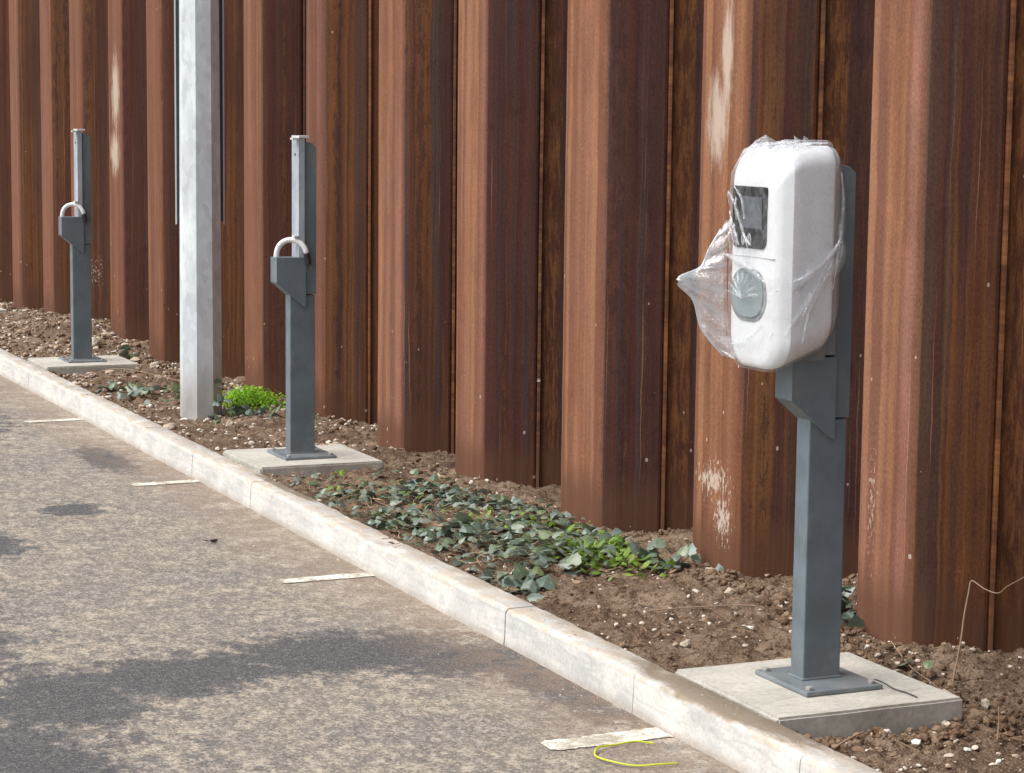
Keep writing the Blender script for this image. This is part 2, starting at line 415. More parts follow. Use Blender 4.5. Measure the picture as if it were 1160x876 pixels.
def mat_mark():
    s = NT('thin road marking paint')
    co = s.coord('Object'); n = s.noise(co, 55, 5, .75); n1 = s.noise(co, 9, 4, .6)
    c = s.mix(s.step(n1, .3, .7), (.84, .81, .70), (.68, .64, .53))
    n = s.math('ADD', s.math('MULTIPLY', n, .6), s.math('MULTIPLY', s.noise(co, 180, 3, .7), .4))
    hole = s.step(s.math('ADD', s.math('MULTIPLY', n, .7), s.math('MULTIPLY', n1, .3)), .47, .54)
    c = s.mix(s.math('MULTIPLY', hole, .8), c, (.31, .26, .21))
    s.pbsdf(c, .8, 0, s.bump(n, .4, .003), .3)
    return s.m

M = dict(
    rust=mat_rust(), post=mat_paint('grey post paint', (.128, .165, .188)), plate=mat_paint('grey base plate paint', (.140, .182, .210), .36),
    galv=mat_galv(), rail=mat_galv('bright rail steel', (.40, .45, .49)), slab=mat_concrete('cast slab concrete', (.46, .445, .39), (.57, .55, .48), (.31, .28, .225), .5, .2),
    kerb=mat_kerb(), road=mat_road(), soil=mat_soil(), clod=mat_island('crumbled soil', [(.10, .06, .036), (.17, .108, .068), (.27, .19, .125), (.12, .073, .045)], .95, .2, 90, 0, 1.0),
    stone=mat_island('flint and chalk pebbles', [(.40, .30, .22), (.70, .63, .53), (.48, .40, .32), (.80, .76, .68), (.42, .28, .19)], .8, .35, 70),
    rubble=mat_island('dusty rubble', [(.24, .17, .115), (.42, .33, .24), (.30, .22, .15), (.56, .47, .36), (.2, .14, .09)], .9, .25, 60, 0, 1.0), litter=mat_island('dry leaf litter', [(.25, .15, .085), (.36, .25, .15), (.17, .105, .06), (.44, .33, .21)], .9, .2, 50, .2),
    ivy=mat_island('ivy leaf', [(.055, .090, .058), (.13, .18, .14), (.20, .255, .21), (.09, .14, .065), (.28, .33, .28), (.17, .22, .09), (.12, .17, .13)], .36, .7, 90, .15),
    young=mat_island('young green leaf', [(.20, .34, .04), (.30, .42, .08), (.14, .27, .03), (.38, .45, .14)], .5, .4, 70, .35),
    moss=mat_island('bright moss', [(.26, .52, .02), (.38, .64, .05), (.16, .36, .02)], .7, .3, 70, .4),
    stem=mat_island('dry stem', [(.30, .20, .12), (.42, .31, .2)], .8, .3, 50), vine=mat_plain('dead vine', (.33, .22, .14), .8),
    white=mat_plain('white enclosure plastic', (.80, .82, .83), .32), shell=mat_plain('pale grey back shell', (.30, .31, .31), .45), under=mat_plain('grey enclosure back', (.28, .29, .29), .5),
    screen=mat_plain('black glass', (.010, .011, .014), .2, 0, .2), lcd=mat_plain('grey display', (.085, .10, .115), .2),
    icon=mat_plain('white print', (.6, .62, .64), .4), socket=mat_plain('socket shutter', (.20, .235, .245), .25), black=mat_plain('black rubber', (.02, .02, .022), .5),
    hose=mat_plain('white conduit', (.82, .82, .80), .4), yellow=mat_plain('yellow cable', (.66, .72, .05), .45), mark=mat_mark(), film=mat_film(),
    dleaf=mat_plain('black leaf', (.03, .02, .02), .6), brownleaf=mat_plain('dead beech leaf', (.55, .33, .20), .7), bolt=mat_galv('bolt zinc', (.45, .5, .54)),
    lump=mat_concrete('mortar lump', (.55, .47, .36), (.64, .57, .46), (.35, .27, .18), .6, .8), pale=mat_plain('pale steel edge', (.62, .64, .64), .4), strap=mat_plain('dark backing strip', (.06, .075, .09), .5),
)

# ------------------------------------------------------------------ ground levels
def soil_base(x, y):
    h = -.035
    wall = smooth01((x-3.45)/.5)
    h -= .03*smooth01((5.6-y)/.5)*smooth01((x-3.0)/.2)                 # lower beside the near slab
    h -= .015*wall*(1-smooth01((y-14)/1.5))
    h += (.085*math.exp(-((y-16.2)/1.2)**2)-.04*smooth01((y-17.3)/1.8))*smooth01((x-3.05)/.6)                # rubble heap at the far end
    h += .045*math.exp(-((y-11.3)/1.2)**2-((x-3.75)/.3)**2)
    h += .03*math.exp(-((y-6.3)/.5)**2)*smooth01((x-3.3)/.4)
    k = smooth01((3.06-x)/.09)                                           # meets the kerb just under its top
    h = h*(1-k)+(-.022)*k
    return h
SLABS = [(3.272, 5.20), (3.295, 9.69), (3.285, 13.97), (3.30, 18.15)]
SHX, SHY = .293, .287
def soil_h(x, y):
    h = soil_base(x, y)
    p = Vector((x, y, 0))
    h += .030*noise.noise(p*2.3)+.024*noise.noise(p*7)+.016*noise.noise(p*19)+.011*noise.noise(p*43+Vector((3, 1, 0)))
    f = noise.noise(p*85)
    h += .008*f+.005*noise.noise(p*150)
    for sx, sy in SLABS:                                                 # raked level at the slabs, under their tops
        d = max(abs(x-sx)-SHX, abs(y-sy)-SHY)
        if d < .10:
            k = smooth01(d/.10)
            tgt = -.012 if sy < 6 and y > sy else (-.045 if sy < 6 else -.02)
            h = min(h, tgt+.006*f+max(0, d)*.35) if d > 0 else tgt-.05
    if x < 3.06: h = min(h, -.006)
    return h

# soil strip: rows get coarser with distance
ys = [2.2]
while ys[-1] < 24: ys.append(ys[-1]+.0023*max(4.2, ys[-1]))
xs = [2.93+i*.0125 for i in range(int((4.75-2.93)/.0125)+1)]
vs = []
for y in ys:
    for x in xs: vs.append((x, y, soil_h(x, y)))
nx = len(xs)
fs = [(j*nx+i, j*nx+i+1, (j+1)*nx+i+1, (j+1)*nx+i) for j in range(len(ys)-1) for i in range(nx-1)]
tag(from_py('soil', vs, fs, M['soil'], smooth=True), kind='structure')

# the ground sheet under everything, and the road on it
tag(from_py('ground', [(-200, -200, -.30), (200, -200, -.30), (200, 200, -.30), (-200, 200, -.30)], [(0, 1, 2, 3)], M['soil']), kind='structure')
rv, rf = [], []
gx = [-40, -12, -4, -1, 0, .5, 1, 1.5, 2, 2.4, 2.7, 2.89]; gy = [-40, -10, 0, 3, 5, 7, 9, 11, 13, 16, 20, 26, 60]
for y in gy:
    for x in gx: rv.append((x, y, RZ))
for j in range(len(gy)-1):
    for i in range(len(gx)-1):
        a = j*len(gx)+i; rf.append((a, a+1, a+len(gx)+1, a+len(gx)))
tag(from_py('road', rv, rf, M['road']), kind='structure')

# ------------------------------------------------------------------ kerb
kerb = tag(empty('kerb', (2.9, 5.5, 0)), kind='structure')
y = 3.71-.9*4
KX0, KX1 = 2.862, 2.972
def kerb_profile():
    pts = [(KX1, -.26), (KX1, -.006), (KX1-.006, 0)]
    cx, cz, r = KX0+.017, -.017, .017
    for k in range(7):
        a = PI/2+k*PI/12; pts.append((cx+r*math.cos(a), cz+r*math.sin(a)))
    pts += [(KX0-.004, -.10), (KX0-.006, RZ-.0), (KX0-.006, -.26)]
    return pts
i = 0
while y < 24:
    L = .9
    bm = bmesh.new()
    prof = kerb_profile(); n = len(prof); seg = 34
    dx = random.uniform(-.002, .002); dz = random.uniform(-.0025, .0015); sk = random.uniform(-.002, .002)
    rings = []
    for k in range(seg+1):
        yy = y+.0012+(L-.0024)*k/seg
        ring = []
        e = .0015 if k in (0, seg) else 0
        for j, (px, pz) in enumerate(prof):
            q = Vector((px, yy, pz))*1.0
            w = noise.noise(Vector((px*20, yy*14, pz*20)))*.0016+noise.noise(Vector((px*6, yy*40, pz*40+5)))*.0012
            chip = 0
            if 2 <= j <= 9:
                c = noise.noise(Vector((yy*9, 3.3, j*.15)))
                chip = max(0, c-.25)*.018
            cen = Vector((2.92, yy, -.12)); dirv = (q-cen); dirv.y = 0; dirv.normalize()
            q = q-dirv*(e+chip)+dirv*w
            q.x += dx+sk*(k/seg-.5); q.z += dz
            ring.append(bm.verts.new(q))
        rings.append(ring)
    for k in range(seg):
        for j in range(n):
            bm.faces.new((rings[k][j], rings[k][(j+1) % n], rings[k+1][(j+1) % n], rings[k+1][j]))
    bm.faces.new(rings[0][::-1]); bm.faces.new(rings[-1])
    from_bm('kerb_stone', bm, M['kerb'], kerb, angle=50).location = (-2.9, -5.5, 0)
    y += L; i += 1

# mortar packed in the joints and under the kerb against the road: a thin irregular silt line
# ------------------------------------------------------------------ bay markings
for (x0, x1, yc, w) in [(2.485, 2.85, 5.29, .10), (2.50, 2.857, 7.60, .075), (2.545, 2.857, 9.885, .075), (2.535, 2.857, 12.16, .075), (2.52, 2.857, 14.45, .075), (2.52, 2.857, 16.74, .075)]:
    top, bot = [], []
    N = 110
    for k in range(N+1):
        x = x0+(x1-x0)*k/N
        sl = (x-x0)/(x1-x0)*.008
        ed = .75+.25*smooth01(k/6)
        top.append((x, yc+sl+w/2*ed+noise.noise(Vector((x*45, yc, 1)))*.008+noise.noise(Vector((x*160, yc, 1)))*.004, RZ+.003))
        bot.append((x, yc+sl-w/2*ed+noise.noise(Vector((x*45, yc, 7)))*.008+noise.noise(Vector((x*160, yc, 9)))*.004, RZ+.003))
    vs_ = top+bot
    fs_ = [(N+1+k, N+2+k, k+1, k) for k in range(N)]
    tag(from_py('road_marking', vs_, fs_, M['mark']), kind='structure')

# ------------------------------------------------------------------ sheet pile wall
wall = tag(empty('sheet_pile_wall', (WF, 10, 0)), 'tall rusty brown steel sheet pile wall with deep folds behind the soil strip', 'wall')
FAR = [22.3, 21.2, 20.1, 19.02, 17.84, 16.83, 15.64, 14.60, 13.50, 12.46, 11.36, 10.27, 9.27, 8.15, 7.03, 5.94, 4.83, 3.73, 2.62, 1.52]
LEN = [.36]*3+[.38, .39, .41, .40, .38, .37, .36, .31, .36, .335, .385, .345, .31, .35, .35, .35, .35]
D, DL, TH = .40, .215, .0135
ZT, ZB = 3.4, -.6

def arc_poly(pts, r=.035, n=4):
    out = [Vector(pts[0])]
    for a, b, c in zip(pts, pts[1:], pts[2:]):
        a, b, c = Vector(a), Vector(b), Vector(c)
        p0 = b+(a-b).normalized()*r; p1 = b+(c-b).normalized()*r
        for k in range(n+1):
            t = k/n; out.append((1-t)**2*p0+2*t*(1-t)*b+t*t*p1)
    out.append(Vector(pts[-1]))
    return out

def make_pile(pts, kinds, name='sheet_pile', flip=False):
    """pts: centreline in plan (x, y) from far interlock to near interlock; kinds: web flags per original segment"""
    # sample centreline with segment kind
    line = []
    fine = []
    for si in range(len(pts)-1):
        a, b = Vector(pts[si]), Vector(pts[si+1])
        m = max(2, int((b-a).length/.03))
        for k in range(m):
            fine.append((a.lerp(b, k/m), si))
    fine.append((Vector(pts[-1]), len(pts)-2))
    P = [p for p, _ in fine]; K = [k for _, k in fine]
    # soften the corners
    for _ in range(1):
        Q = P[:]
        for i in range(1, len(P)-1): Q[i] = P[i]*.5+(P[i-1]+P[i+1])*.25
        P = Q
    N = []
    for i in range(len(P)):
        t = (P[min(i+1, len(P)-1)]-P[max(i-1, 0)]).normalized(); N.append(Vector((-t.y, t.x)))   # towards... fixed below
    # normal must point to the road (-x) for a line running towards -y : t=(0,-1) -> (1,0); flip
    N = [-q for q in N]
    u = [0]
    for i in range(1, len(P)): u.append(u[-1]+(P[i]-P[i-1]).length)
    seed = random.uniform(0, 40); pr = .25*random.random()+.75*smooth01((pts[0][1]-9)/6)
    lean = random.uniform(-.0012, .0012)
    zs = [ZB, -.15, .1, .4, .8, 1.2, 1.6, 2.0, 2.6, ZT]
    vs_, fs_, uvs, ft = [], [], [], []
    def kind(i):
        return kinds[K[i]]
    cols = []
    for i in range(len(P)):
        cols.append((P[i]+N[i]*TH/2, u[i], kind(i)))
    front_n = len(cols)
    back = [(P[i]-N[i]*TH/2, u[i], kind(i)) for i in range(len(P))][::-1]
    # clutch bulb at both ends of the outline
    def bulb(c, nrm, tdir, uu, kk, sgn):
        out = []
        for q in range(7):
            a = PI/2-q*PI/6
            off = nrm*math.sin(a)*.022+tdir*sgn*math.cos(a)*.017
            out.append((c+off, uu+sgn*.01, kk))
        return out
    tn = (P[-1]-P[-2]).normalized(); t0 = (P[1]-P[0]).normalized()
    outline = cols+bulb(P[-1]-tn*.012, N[-1], tn, u[-1], kinds[-1], 1)+back+bulb(P[0]+t0*.012, -N[0], -t0, u[0], kinds[0], 1)
    n = len(outline)
    for z in zs:
        for j, (p, uu, kk) in enumerate(outline):
            w = noise.noise(Vector((uu*3+seed, z*.9, 2)))*.0022
            vs_.append((p.x+lean*z-WF+w, p.y+lean*.5*z-10, z)); uvs.append((uu+seed, z)); ft.append((kk[0], kk[1], pr))
    for a in range(len(zs)-1):
        for j in range(n):
            fs_.append((a*n+j, a*n+(j+1) % n, (a+1)*n+(j+1) % n, (a+1)*n+j))
    fs_.append(tuple(range(n))[::-1]); fs_.append(tuple((len(zs)-1)*n+j for j in range(n)))
    me = bpy.data.meshes.new(name)
    me.from_pydata(vs_, [], fs_); me.update()
    ul = me.uv_layers.new(name='strip')
    for lp in me.loops: ul.data[lp.index].uv = uvs[lp.vertex_index]
    at = me.attributes.new('ftype', 'FLOAT_VECTOR', 'POINT')
    at.data.foreach_set('vector', [c for f in ft for c in f])
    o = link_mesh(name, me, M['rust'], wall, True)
    me.set_sharp_from_angle(angle=math.radians(28))
    return o

for i in range(len(FAR)-1):
    y0, L = FAR[i], LEN[i]; y1 = y0-L
    prev_gap = .5*DL
    crust = 1.0 if i >= 11 else .35
    # outer pile: interlock halfway down the far web, outer flange, interlock halfway down the near web
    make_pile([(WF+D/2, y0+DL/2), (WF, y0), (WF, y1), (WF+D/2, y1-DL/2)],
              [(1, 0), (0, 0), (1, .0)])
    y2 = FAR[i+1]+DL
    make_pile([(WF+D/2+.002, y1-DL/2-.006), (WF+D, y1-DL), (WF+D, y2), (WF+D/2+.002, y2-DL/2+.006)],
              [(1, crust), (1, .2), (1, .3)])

# ------------------------------------------------------------------ slabs
def make_slab(x, y, seed):
    r = random.Random(seed)
    bm = bmesh.new()
    box(bm, -SHX, SHX, -SHY, SHY, -.10, .0, 0)
    bmesh.ops.subdivide_edges(bm, edges=bm.edges, cuts=9, use_grid_fill=True)
    for v in bm.verts:
        n_ = noise.noise(Vector((v.co.x*5+seed, v.co.y*5, v.co.z*5)))
        if abs(v.co.z) > .001 or max(abs(v.co.x)/SHX, abs(v.co.y)/SHY) > .99: v.co.x += n_*.005; v.co.y += noise.noise(Vector((v.co.y*6, v.co.x*6+seed, 1)))*.005
        else: v.co.z += n_*.0015
    es = [e for e in bm.edges if e.is_manifold and len(e.link_faces) == 2 and e.link_faces[0].normal.angle(e.link_faces[1].normal, 0) > .9]
    bmesh.ops.bevel(bm, geom=es, offset=.007, segments=2, affect='EDGES')
    o = from_bm('concrete_slab', bm, M['slab'], angle=40)
    o.location = (x, y, .004 if y < 7 else .008)
    return o
lab = ['square cast concrete slab under the nearest post with the wrapped white charger', 'pale concrete slab under the middle grey post right of the lamp column',
       'concrete slab under the grey post left of the lamp column', 'concrete slab cut off by the left edge of the photo']
for k, (x, y) in enumerate(SLABS):
    tag(make_slab(x, y, k*3.1), lab[k], 'slab', 'concrete slabs between kerb and wall')

# ------------------------------------------------------------------ charging posts (origin at the slab top, under the pole)
def make_post():
    t = empty('charging_post', (0, 0, 0))
    b = bmesh.new(); box(b, -.118, .128, -.155, .125, 0, .014, .004); from_bm('base_plate', b, M['plate'], t, angle=35)
    for sx in (-.095, .105):
        for sy in (-.13, .10):
            b = bmesh.new(); prism(b, [(sx+.011*math.cos(a*PI/3), sy+.011*math.sin(a*PI/3)) for a in range(6)], 'z', .014, .023, .001)
            from_bm('bolt', b, M['bolt'], t, angle=35)
    b = bmesh.new()
    box(b, -.058, .062, -.037, .031, .013, .742, .004); from_bm('pole', b, M['post'], t, angle=35)
    b = bmesh.new()      # weld fillet around the pole's foot
    box(b, -.063, .067, -.042, .036, .013, .020, .003); from_bm('weld_seam', b, M['plate'], t, angle=35)
    # upper channel, chamfered at its top
    b = bmesh.new()
    prism(b, [(.010, .746), (.066, .746), (.066, 1.415), (.046, 1.432), (.010, 1.44)], 'y', -.041, .035, .002)
    from_bm('channel', b, M['post'], t, angle=35)
    b = bmesh.new()
    box(b, -.022, .008, -.052, .046, .905, 1.452, .002); rl = from_bm('mounting_rail', b, M['rail'], t, angle=35)
    for (zz) in (1.38, 1.0):
        b = bmesh.new(); tube(b, [(-.0245, -.004, zz), (-.020, -.004, zz)], .006, 10); from_bm('screw_hole', b, M['black'], rl)
    for zz, l0 in ((1.452, .05), (1.012, .035)):
        b = bmesh.new()
        box(b, -.022-l0*.6, -.0225, -.056, -.02, zz-.006, zz+.003, .001)
        if zz > 1.2: box(b, -.022, .028, -.056, .05, zz+.001, zz+.013, .002)
        from_bm('clip', b, M['pale'], t, angle=35)
    # folded bracket, open at the top: outer skin
    b = bmesh.new()
    prism(b, [(-.127, .800), (-.127, .915), (.014, .915), (.014, .690), (.004, .690)], 'y', -.053, .036, .0012)
    br = from_bm('bracket', b, M['post'], t, angle=35)
    return t
def add_hoop(t, flip=1.0):
    b = bmesh.new()
    pts = []
    for k in range(15):
        a = PI-k*PI/14*.97
        pts.append((-.050+.062*math.cos(a), -.004-.062*smooth01(k/14*1.2-.2), .922+.072*math.sin(a)*flip))
    tube(b, [(-.114, -.004, .905)]+pts, .0125, 12); h = from_bm('cable_hoop', b, M['hose'], t, smooth=True)
    e = pts[-1]
    b = bmesh.new(); tube(b, [(e[0]-.002, e[1], e[2]+.006), (e[0]+.006, e[1], e[2]-.020), (e[0]+.008, e[1], e[2]-.045)], .0135, 12)
    from_bm('hose_end', b, M['black'], h, angle=40)
PX = 3.280
p1 = make_post()
PL = ['nearest grey steel post, carrying the white charger wrapped in plastic', 'middle grey charging post with a white hose hoop, right of the lamp column',
      'far grey charging post with a white hose hoop, left of the lamp column', 'grey charging post beyond the left edge of the photo']
p1.location = (PX, 5.226, .004); p1.rotation_euler = (0, 0, 0)
p2 = copy_tree(p1); add_hoop(p2)
p2.location = (3.285, 9.706, .008)
p3 = copy_tree(p2); p3.location = (3.285, 14.02, .004)
for q in [q for q in bpy.data.objects if (q.parent and (q.parent == p1 or q.parent.parent == p1)) and q.name.split('.')[0] in ('clip', 'screw_hole')]: bpy.data.objects.remove(q)
for q in [q for q in bpy.data.objects if q.parent == p1 and q.name.startswith('mounting_rail')]: bpy.data.objects.remove(q)   # taken up by the charger
for p, l in zip((p1, p2, p3), PL):
    tag(p, l, 'charging post', 'grey charging posts along the kerb')

# ------------------------------------------------------------------ wall charger on the near post
ch = tag(empty('ev_charger', (3.05, 5.22, .895)), 'white rounded charger with dark screen and round socket, wrapped in plastic on the nearest post', 'charger')
CX, CY, CZ = 3.05, 5.22, .895
DEPTH = .190
def shell_params(t):
    """t 0 front .. 1 back: half width, bottom z, top z (local)"""
    c = min(1, t/.17)
    hw = .122+.028*c-.003*t
    zt = .528+.042*(1-(1-min(1, t/.30))**2)+.026*t
    zb = .004+.075*max(0, t-.12)
    if t < .07:
        k = (1-t/.07)**2*.012; hw -= k; zt -= k*1.6; zb += k
    if .82 < t < .855:
        k = ((t-.82)/.03)**2*.004; hw -= k; zt -= k; zb += k
    if t >= .855:
        k = .007+max(0, t-.93)/.07*.010; hw -= k; zt -= k; zb += k*1.6
    return hw, zb, zt
def outline(t, off=0.0, n=72):
    hw, zb, zt = shell_params(t)
    hw += off; zb -= off; zt += off
    cz = (zb+zt)/2; hh = (zt-zb)/2
    rt, rb = min(hw*.98, .044+off), min(hw*.98, .078+off)
    pts = []
    q = n//4
    def arc(cx, cz_, r, a0, a1):
        for k in range(q):
            a = a0+(a1-a0)*k/(q-1); pts.append((cx+r*math.cos(a), cz_+r*math.sin(a)))
    arc(hw-rt, zt-rt, rt, 0, PI/2); arc(-hw+rt, zt-rt, rt, PI/2, PI)
    arc(-hw+rb, zb+rb, rb, PI, 1.5*PI); arc(hw-rb, zb+rb, rb, 1.5*PI, 2*PI)
    # crown the top and belly the bottom a little
    out = []
    for yy, zz in pts:
        out.append((yy, zz+(.014*(1-(yy/hw)**2) if zz > cz else -.006*(1-(yy/hw)**2))))
    return out
def shell_mesh(ts, off=0.0, wrinkle=0.0):
    rings = []
    for t in ts:
        rings.append([Vector((t*DEPTH-off*(1-t), a, b)) for a, b in outline(t, off)])
    return rings
bm = bmesh.new()
ts = [0, .012, .03, .05, .07, .12, .165, .17, .175, .26, .33, .42, .52, .62, .70, .80, .835, .85]
rings = [[bm.verts.new(v) for v in r] for r in shell_mesh(ts)]
n = len(rings[0])
for a in range(len(rings)-1):
    for j in range(n): bm.faces.new((rings[a][j], rings[a][(j+1) % n], rings[a+1][(j+1) % n], rings[a+1][j]))
# front cap: inset rings with slight bulge
cen = Vector((0, 0, .29))
last = rings[0]
for k, s_ in enumerate((.93, .8, .6, .35)):
    cur = [bm.verts.new(Vector((-.003*(1-s_*s_), 0, 0))+Vector((0, cen.y+(v.co.y-cen.y)*1.0*(s_), cen.z+(v.co.z-cen.z)*s_))) for v in rings[0]]
    for j in range(n): bm.faces.new((cur[j], cur[(j+1) % n], last[(j+1) % n], last[j]))
    last = cur
bm.faces.new(last); bm.faces.new(rings[-1][::-1])
bmesh.ops.remove_doubles(bm, verts=bm.verts, dist=.00005)
from_bm('enclosure', bm, M['white'], ch, angle=38)
bm = bmesh.new()
rings = [[bm.verts.new(v) for v in r] for r in shell_mesh([.855, .89, .93, .97, 1.0])]
for a in range(len(rings)-1):
    for j in range(n): bm.faces.new((rings[a][j], rings[a][(j+1) % n], rings[a+1][(j+1) % n], rings[a+1][j]))
bm.faces.new(rings[0]); bm.faces.new(rings[-1][::-1])
bmesh.ops.remove_doubles(bm, verts=bm.verts, dist=.00005)
from_bm('back_shell', bm, M['shell'], ch, angle=38)
# grey back tray between enclosure and rail
bm = bmesh.new(); box(bm, DEPTH+.001, .239, -.045, .032, .03, .54, .002); from_bm('back_tray', bm, M['post'], ch, angle=35)
# support under the body
bm = bmesh.new(); box(bm, .055, DEPTH+.014, -.052, .042, .016, .060, .004); from_bm('mounting_foot', bm, M['post'], ch, angle=35)
def rr(y0, y1, z0, z1, rtop, rbot, belly=0.0, n=8):
    pts = []
    for cy, cz, r, a0 in ((y1-rtop, z1-rtop, rtop, 0), (y0+rtop, z1-rtop, rtop, PI/2), (y0+rbot, z0+rbot, rbot, PI), (y1-rbot, z0+rbot, rbot, 1.5*PI)):
        for k in range(n):
            a = a0+PI/2*k/(n-1); pts.append((cy+r*math.cos(a), cz+r*math.sin(a)))
    ym = (y0+y1)/2; hw = (y1-y0)/2
    return [(a, b-(belly*(1-((a-ym)/hw)**2) if b < (z0+z1)/2 else 0)) for a, b in pts]
bm = bmesh.new(); prism(bm, rr(-.072, .108, .325, .487, .008, .020, .010), 'x', -.0055, .004, .0008)
sc_ = from_bm('screen_panel', bm, M['screen'], ch, angle=35)
bm = bmesh.new(); prism(bm, rr(-.050, .060, .375, .460, .002, .002), 'x', -.0068, -.0056); from_bm('display', bm, M['lcd'], sc_)
bm = bmesh.new()
for k in range(3):       # contactless waves
    for sgn in (-1, 1):
        pts = [(-.0072, .028+sgn*(.006+.009*k)*math.cos(a), .345+(.008+.006*k)*math.sin(a)) for a in [(-.9+.3*q) for q in range(7)]]
        tube(bm, pts, .0019, 6)
from_bm('contactless_symbol', bm, M['icon'], sc_)
bm = bmesh.new(); box(bm, -.0035, .002, -.112, .112, .2975, .2992)
from_bm('panel_seam', bm, mat_plain('pale seam', (.48, .49, .49), .5), ch)
bm = bmesh.new(); prism(bm, rr(-.078, .112, .124, .266, .068, .068, .0), 'x', -.0045, .004, .0015)
so = from_bm('socket_cover', bm, M['socket'], ch, angle=35)
bm = bmesh.new(); prism(bm, rr(-.066, .100, .136, .254, .057, .057, .0), 'x', -.0085, -.0046, .0025); from_bm('shutter', bm, mat_plain('glossy grey shutter', (.25, .31, .33), .15), so, angle=35)

# ------------------------------------------------------------------ plastic bag over the charger
bag = tag(empty('plastic_bag', (CX, CY, CZ)), 'clear crumpled plastic bag pulled over the white charger, one corner flaring out', 'plastic bag')
vsb, fsb, milky = [], [], []
ts2 = [0, .02, .05, .09, .14, .2, .27, .35, .44, .53, .62, .71, .8, .87]
rg = []
for ti, t in enumerate(ts2):
    base = outline(t, .006)
    row = []
    for j, (a, b) in enumerate(base):
        p = Vector((t*DEPTH-.009*(1-smooth01(t/.1)), a, b))
        cen = Vector((p.x, 0, .29)); d = (p-cen); d.normalize()
        w = noise.noise(Vector((p.x*16, p.y*16, p.z*13)))*.003+abs(noise.noise(Vector((p.x*30+3, p.y*30, p.z*9))))*.005
        if p.z > .5: w += abs(noise.noise(p*34))*.014
        p = p+d*w
        row.append(p)
    rg.append(row)
n = len(rg[0])
for r in rg:
    for p in r: vsb.append(p); milky.append(.0+(.10 if p.z > .53 else 0))
for a in range(len(rg)-1):
    for j in range(n): fsb.append((a*n+j, a*n+(j+1) % n, (a+1)*n+(j+1) % n, (a+1)*n+j))
# front sheet
last = 0; base_ring = rg[0]; prev_idx = list(range(n))
for s_ in (.9, .78, .64, .48, .3, .12):
    idx = []
    for v in base_ring:
        q = Vector((v.x, v.y*s_, .29+(v.z-.29)*s_))
        q.x = -.012-abs(noise.noise(Vector((q.y*20, q.z*14, 4))))*.014
        idx.append(len(vsb)); vsb.append(q); milky.append(.0)
    for j in range(n): fsb.append((idx[j], idx[(j+1) % n], prev_idx[(j+1) % n], prev_idx[j]))
    prev_idx = idx
fsb.append(tuple(prev_idx))
body = from_py('bag_body', vsb, fsb, M['film'], bag, True)
at = body.data.attributes.new('milky', 'FLOAT', 'POINT'); at.data.foreach_set('value', milky)
# creases: raised pleats running across the near side and the front
def pleat(pts, wdt, h, name='bag_pleat', mk=.35):
    P = spline(pts, 8); vv, ff, mm = [], [], []
    for i, p in enumerate(P):
        t = (P[min(i+1, len(P)-1)]-P[max(i-1, 0)]).normalized()
        k = i/(len(P)-1); ww = wdt*(.25+.75*math.sin(PI*k))*(1+.4*noise.noise(p*40))
        out = Vector((-.2, -1, 0)) if p.y < -.12 else Vector((-1, 0, 0))
        side = t.cross(out).normalized()
        for q, hh in ((-1, 0), (-.3, .7), (0, 1), (.35, .6), (1, 0)):
            vv.append(p+side*ww*q+out.normalized()*h*hh*(.6+.8*abs(noise.noise(p*55)))); mm.append(mk*(1-abs(q)))
    for i in range(len(P)-1):
        for q in range(4): ff.append((i*5+q, i*5+q+1, (i+1)*5+q+1, (i+1)*5+q))
    o = from_py(name, vv, ff, M['film'], bag, True)
    a_ = o.data.attributes.new('milky', 'FLOAT', 'POINT'); a_.data.foreach_set('value', mm)
S = -.163
pleat([(.170, S, .345), (.130, S, .30), (.085, S, .262), (.045, S+.016, .225), (.005, S+.045, .215)], .020, .007)
pleat([(.172, S, .375), (.172, S, .30), (.12, S, .245), (.07, S-.001, .180), (.02, S+.02, .10)], .018, .006)
pleat([(.172, S+.008, .53), (.176, S, .45), (.170, S, .36), (.150, S, .22)], .008, .006)
pleat([(.172, S, .36), (.125, S, .27), (.06, S+.002, .15)], .010, .005)
pleat([(.165, S, .33), (.115, S, .285), (.06, S+.004, .25), (.02, S+.03, .235)], .010, .006)
pleat([(.150, S, .30), (.11, S, .22), (.08, S, .16), (.06, S, .08)], .009, .005)
pleat([(.06, S, .42), (.10, S, .36), (.15, S, .32)], .006, .004, mk=.2)
pleat([(.02, S+.03, .20), (.03, S+.03, .13), (.02, S+.04, .06)], .014, .006)
pleat([(.04, S+.01, .24), (.03, S+.03, .16), (-.005, S+.06, .09)], .012, .006)
pleat([(-.018, -.10, .235), (-.02, -.03, .262), (-.02, .05, .285), (-.016, .13, .300)], .014, .008)
pleat([(-.018, -.09, .12), (-.02, .0, .07), (-.018, .08, .055)], .016, .007)
pleat([(-.02, .10, .47), (-.022, .06, .43), (-.02, .02, .36), (-.018, -.02, .33)], .007, .006, mk=.45)
pleat([(-.02, .07, .485), (-.022, .03, .45), (-.022, .01, .40)], .006, .006, mk=.45)
pleat([(-.02, .095, .42), (-.022, .075, .37), (-.02, .07, .335)], .006, .006, mk=.45)
pr_ = random.Random(5)
for k in range(9):       # short folds over the screen
    y0_, z0_ = pr_.uniform(.0, .10), pr_.uniform(.36, .49)
    l_ = pr_.uniform(.03, .07); a = pr_.uniform(.9, 1.5)
    pleat([(-.021, y0_, z0_), (-.024, y0_-l_*.45*math.cos(a), z0_-l_*.5*math.sin(a)+.006), (-.021, y0_-l_*math.cos(a), z0_-l_*math.sin(a))], pr_.uniform(.003, .006), .005, mk=.5)
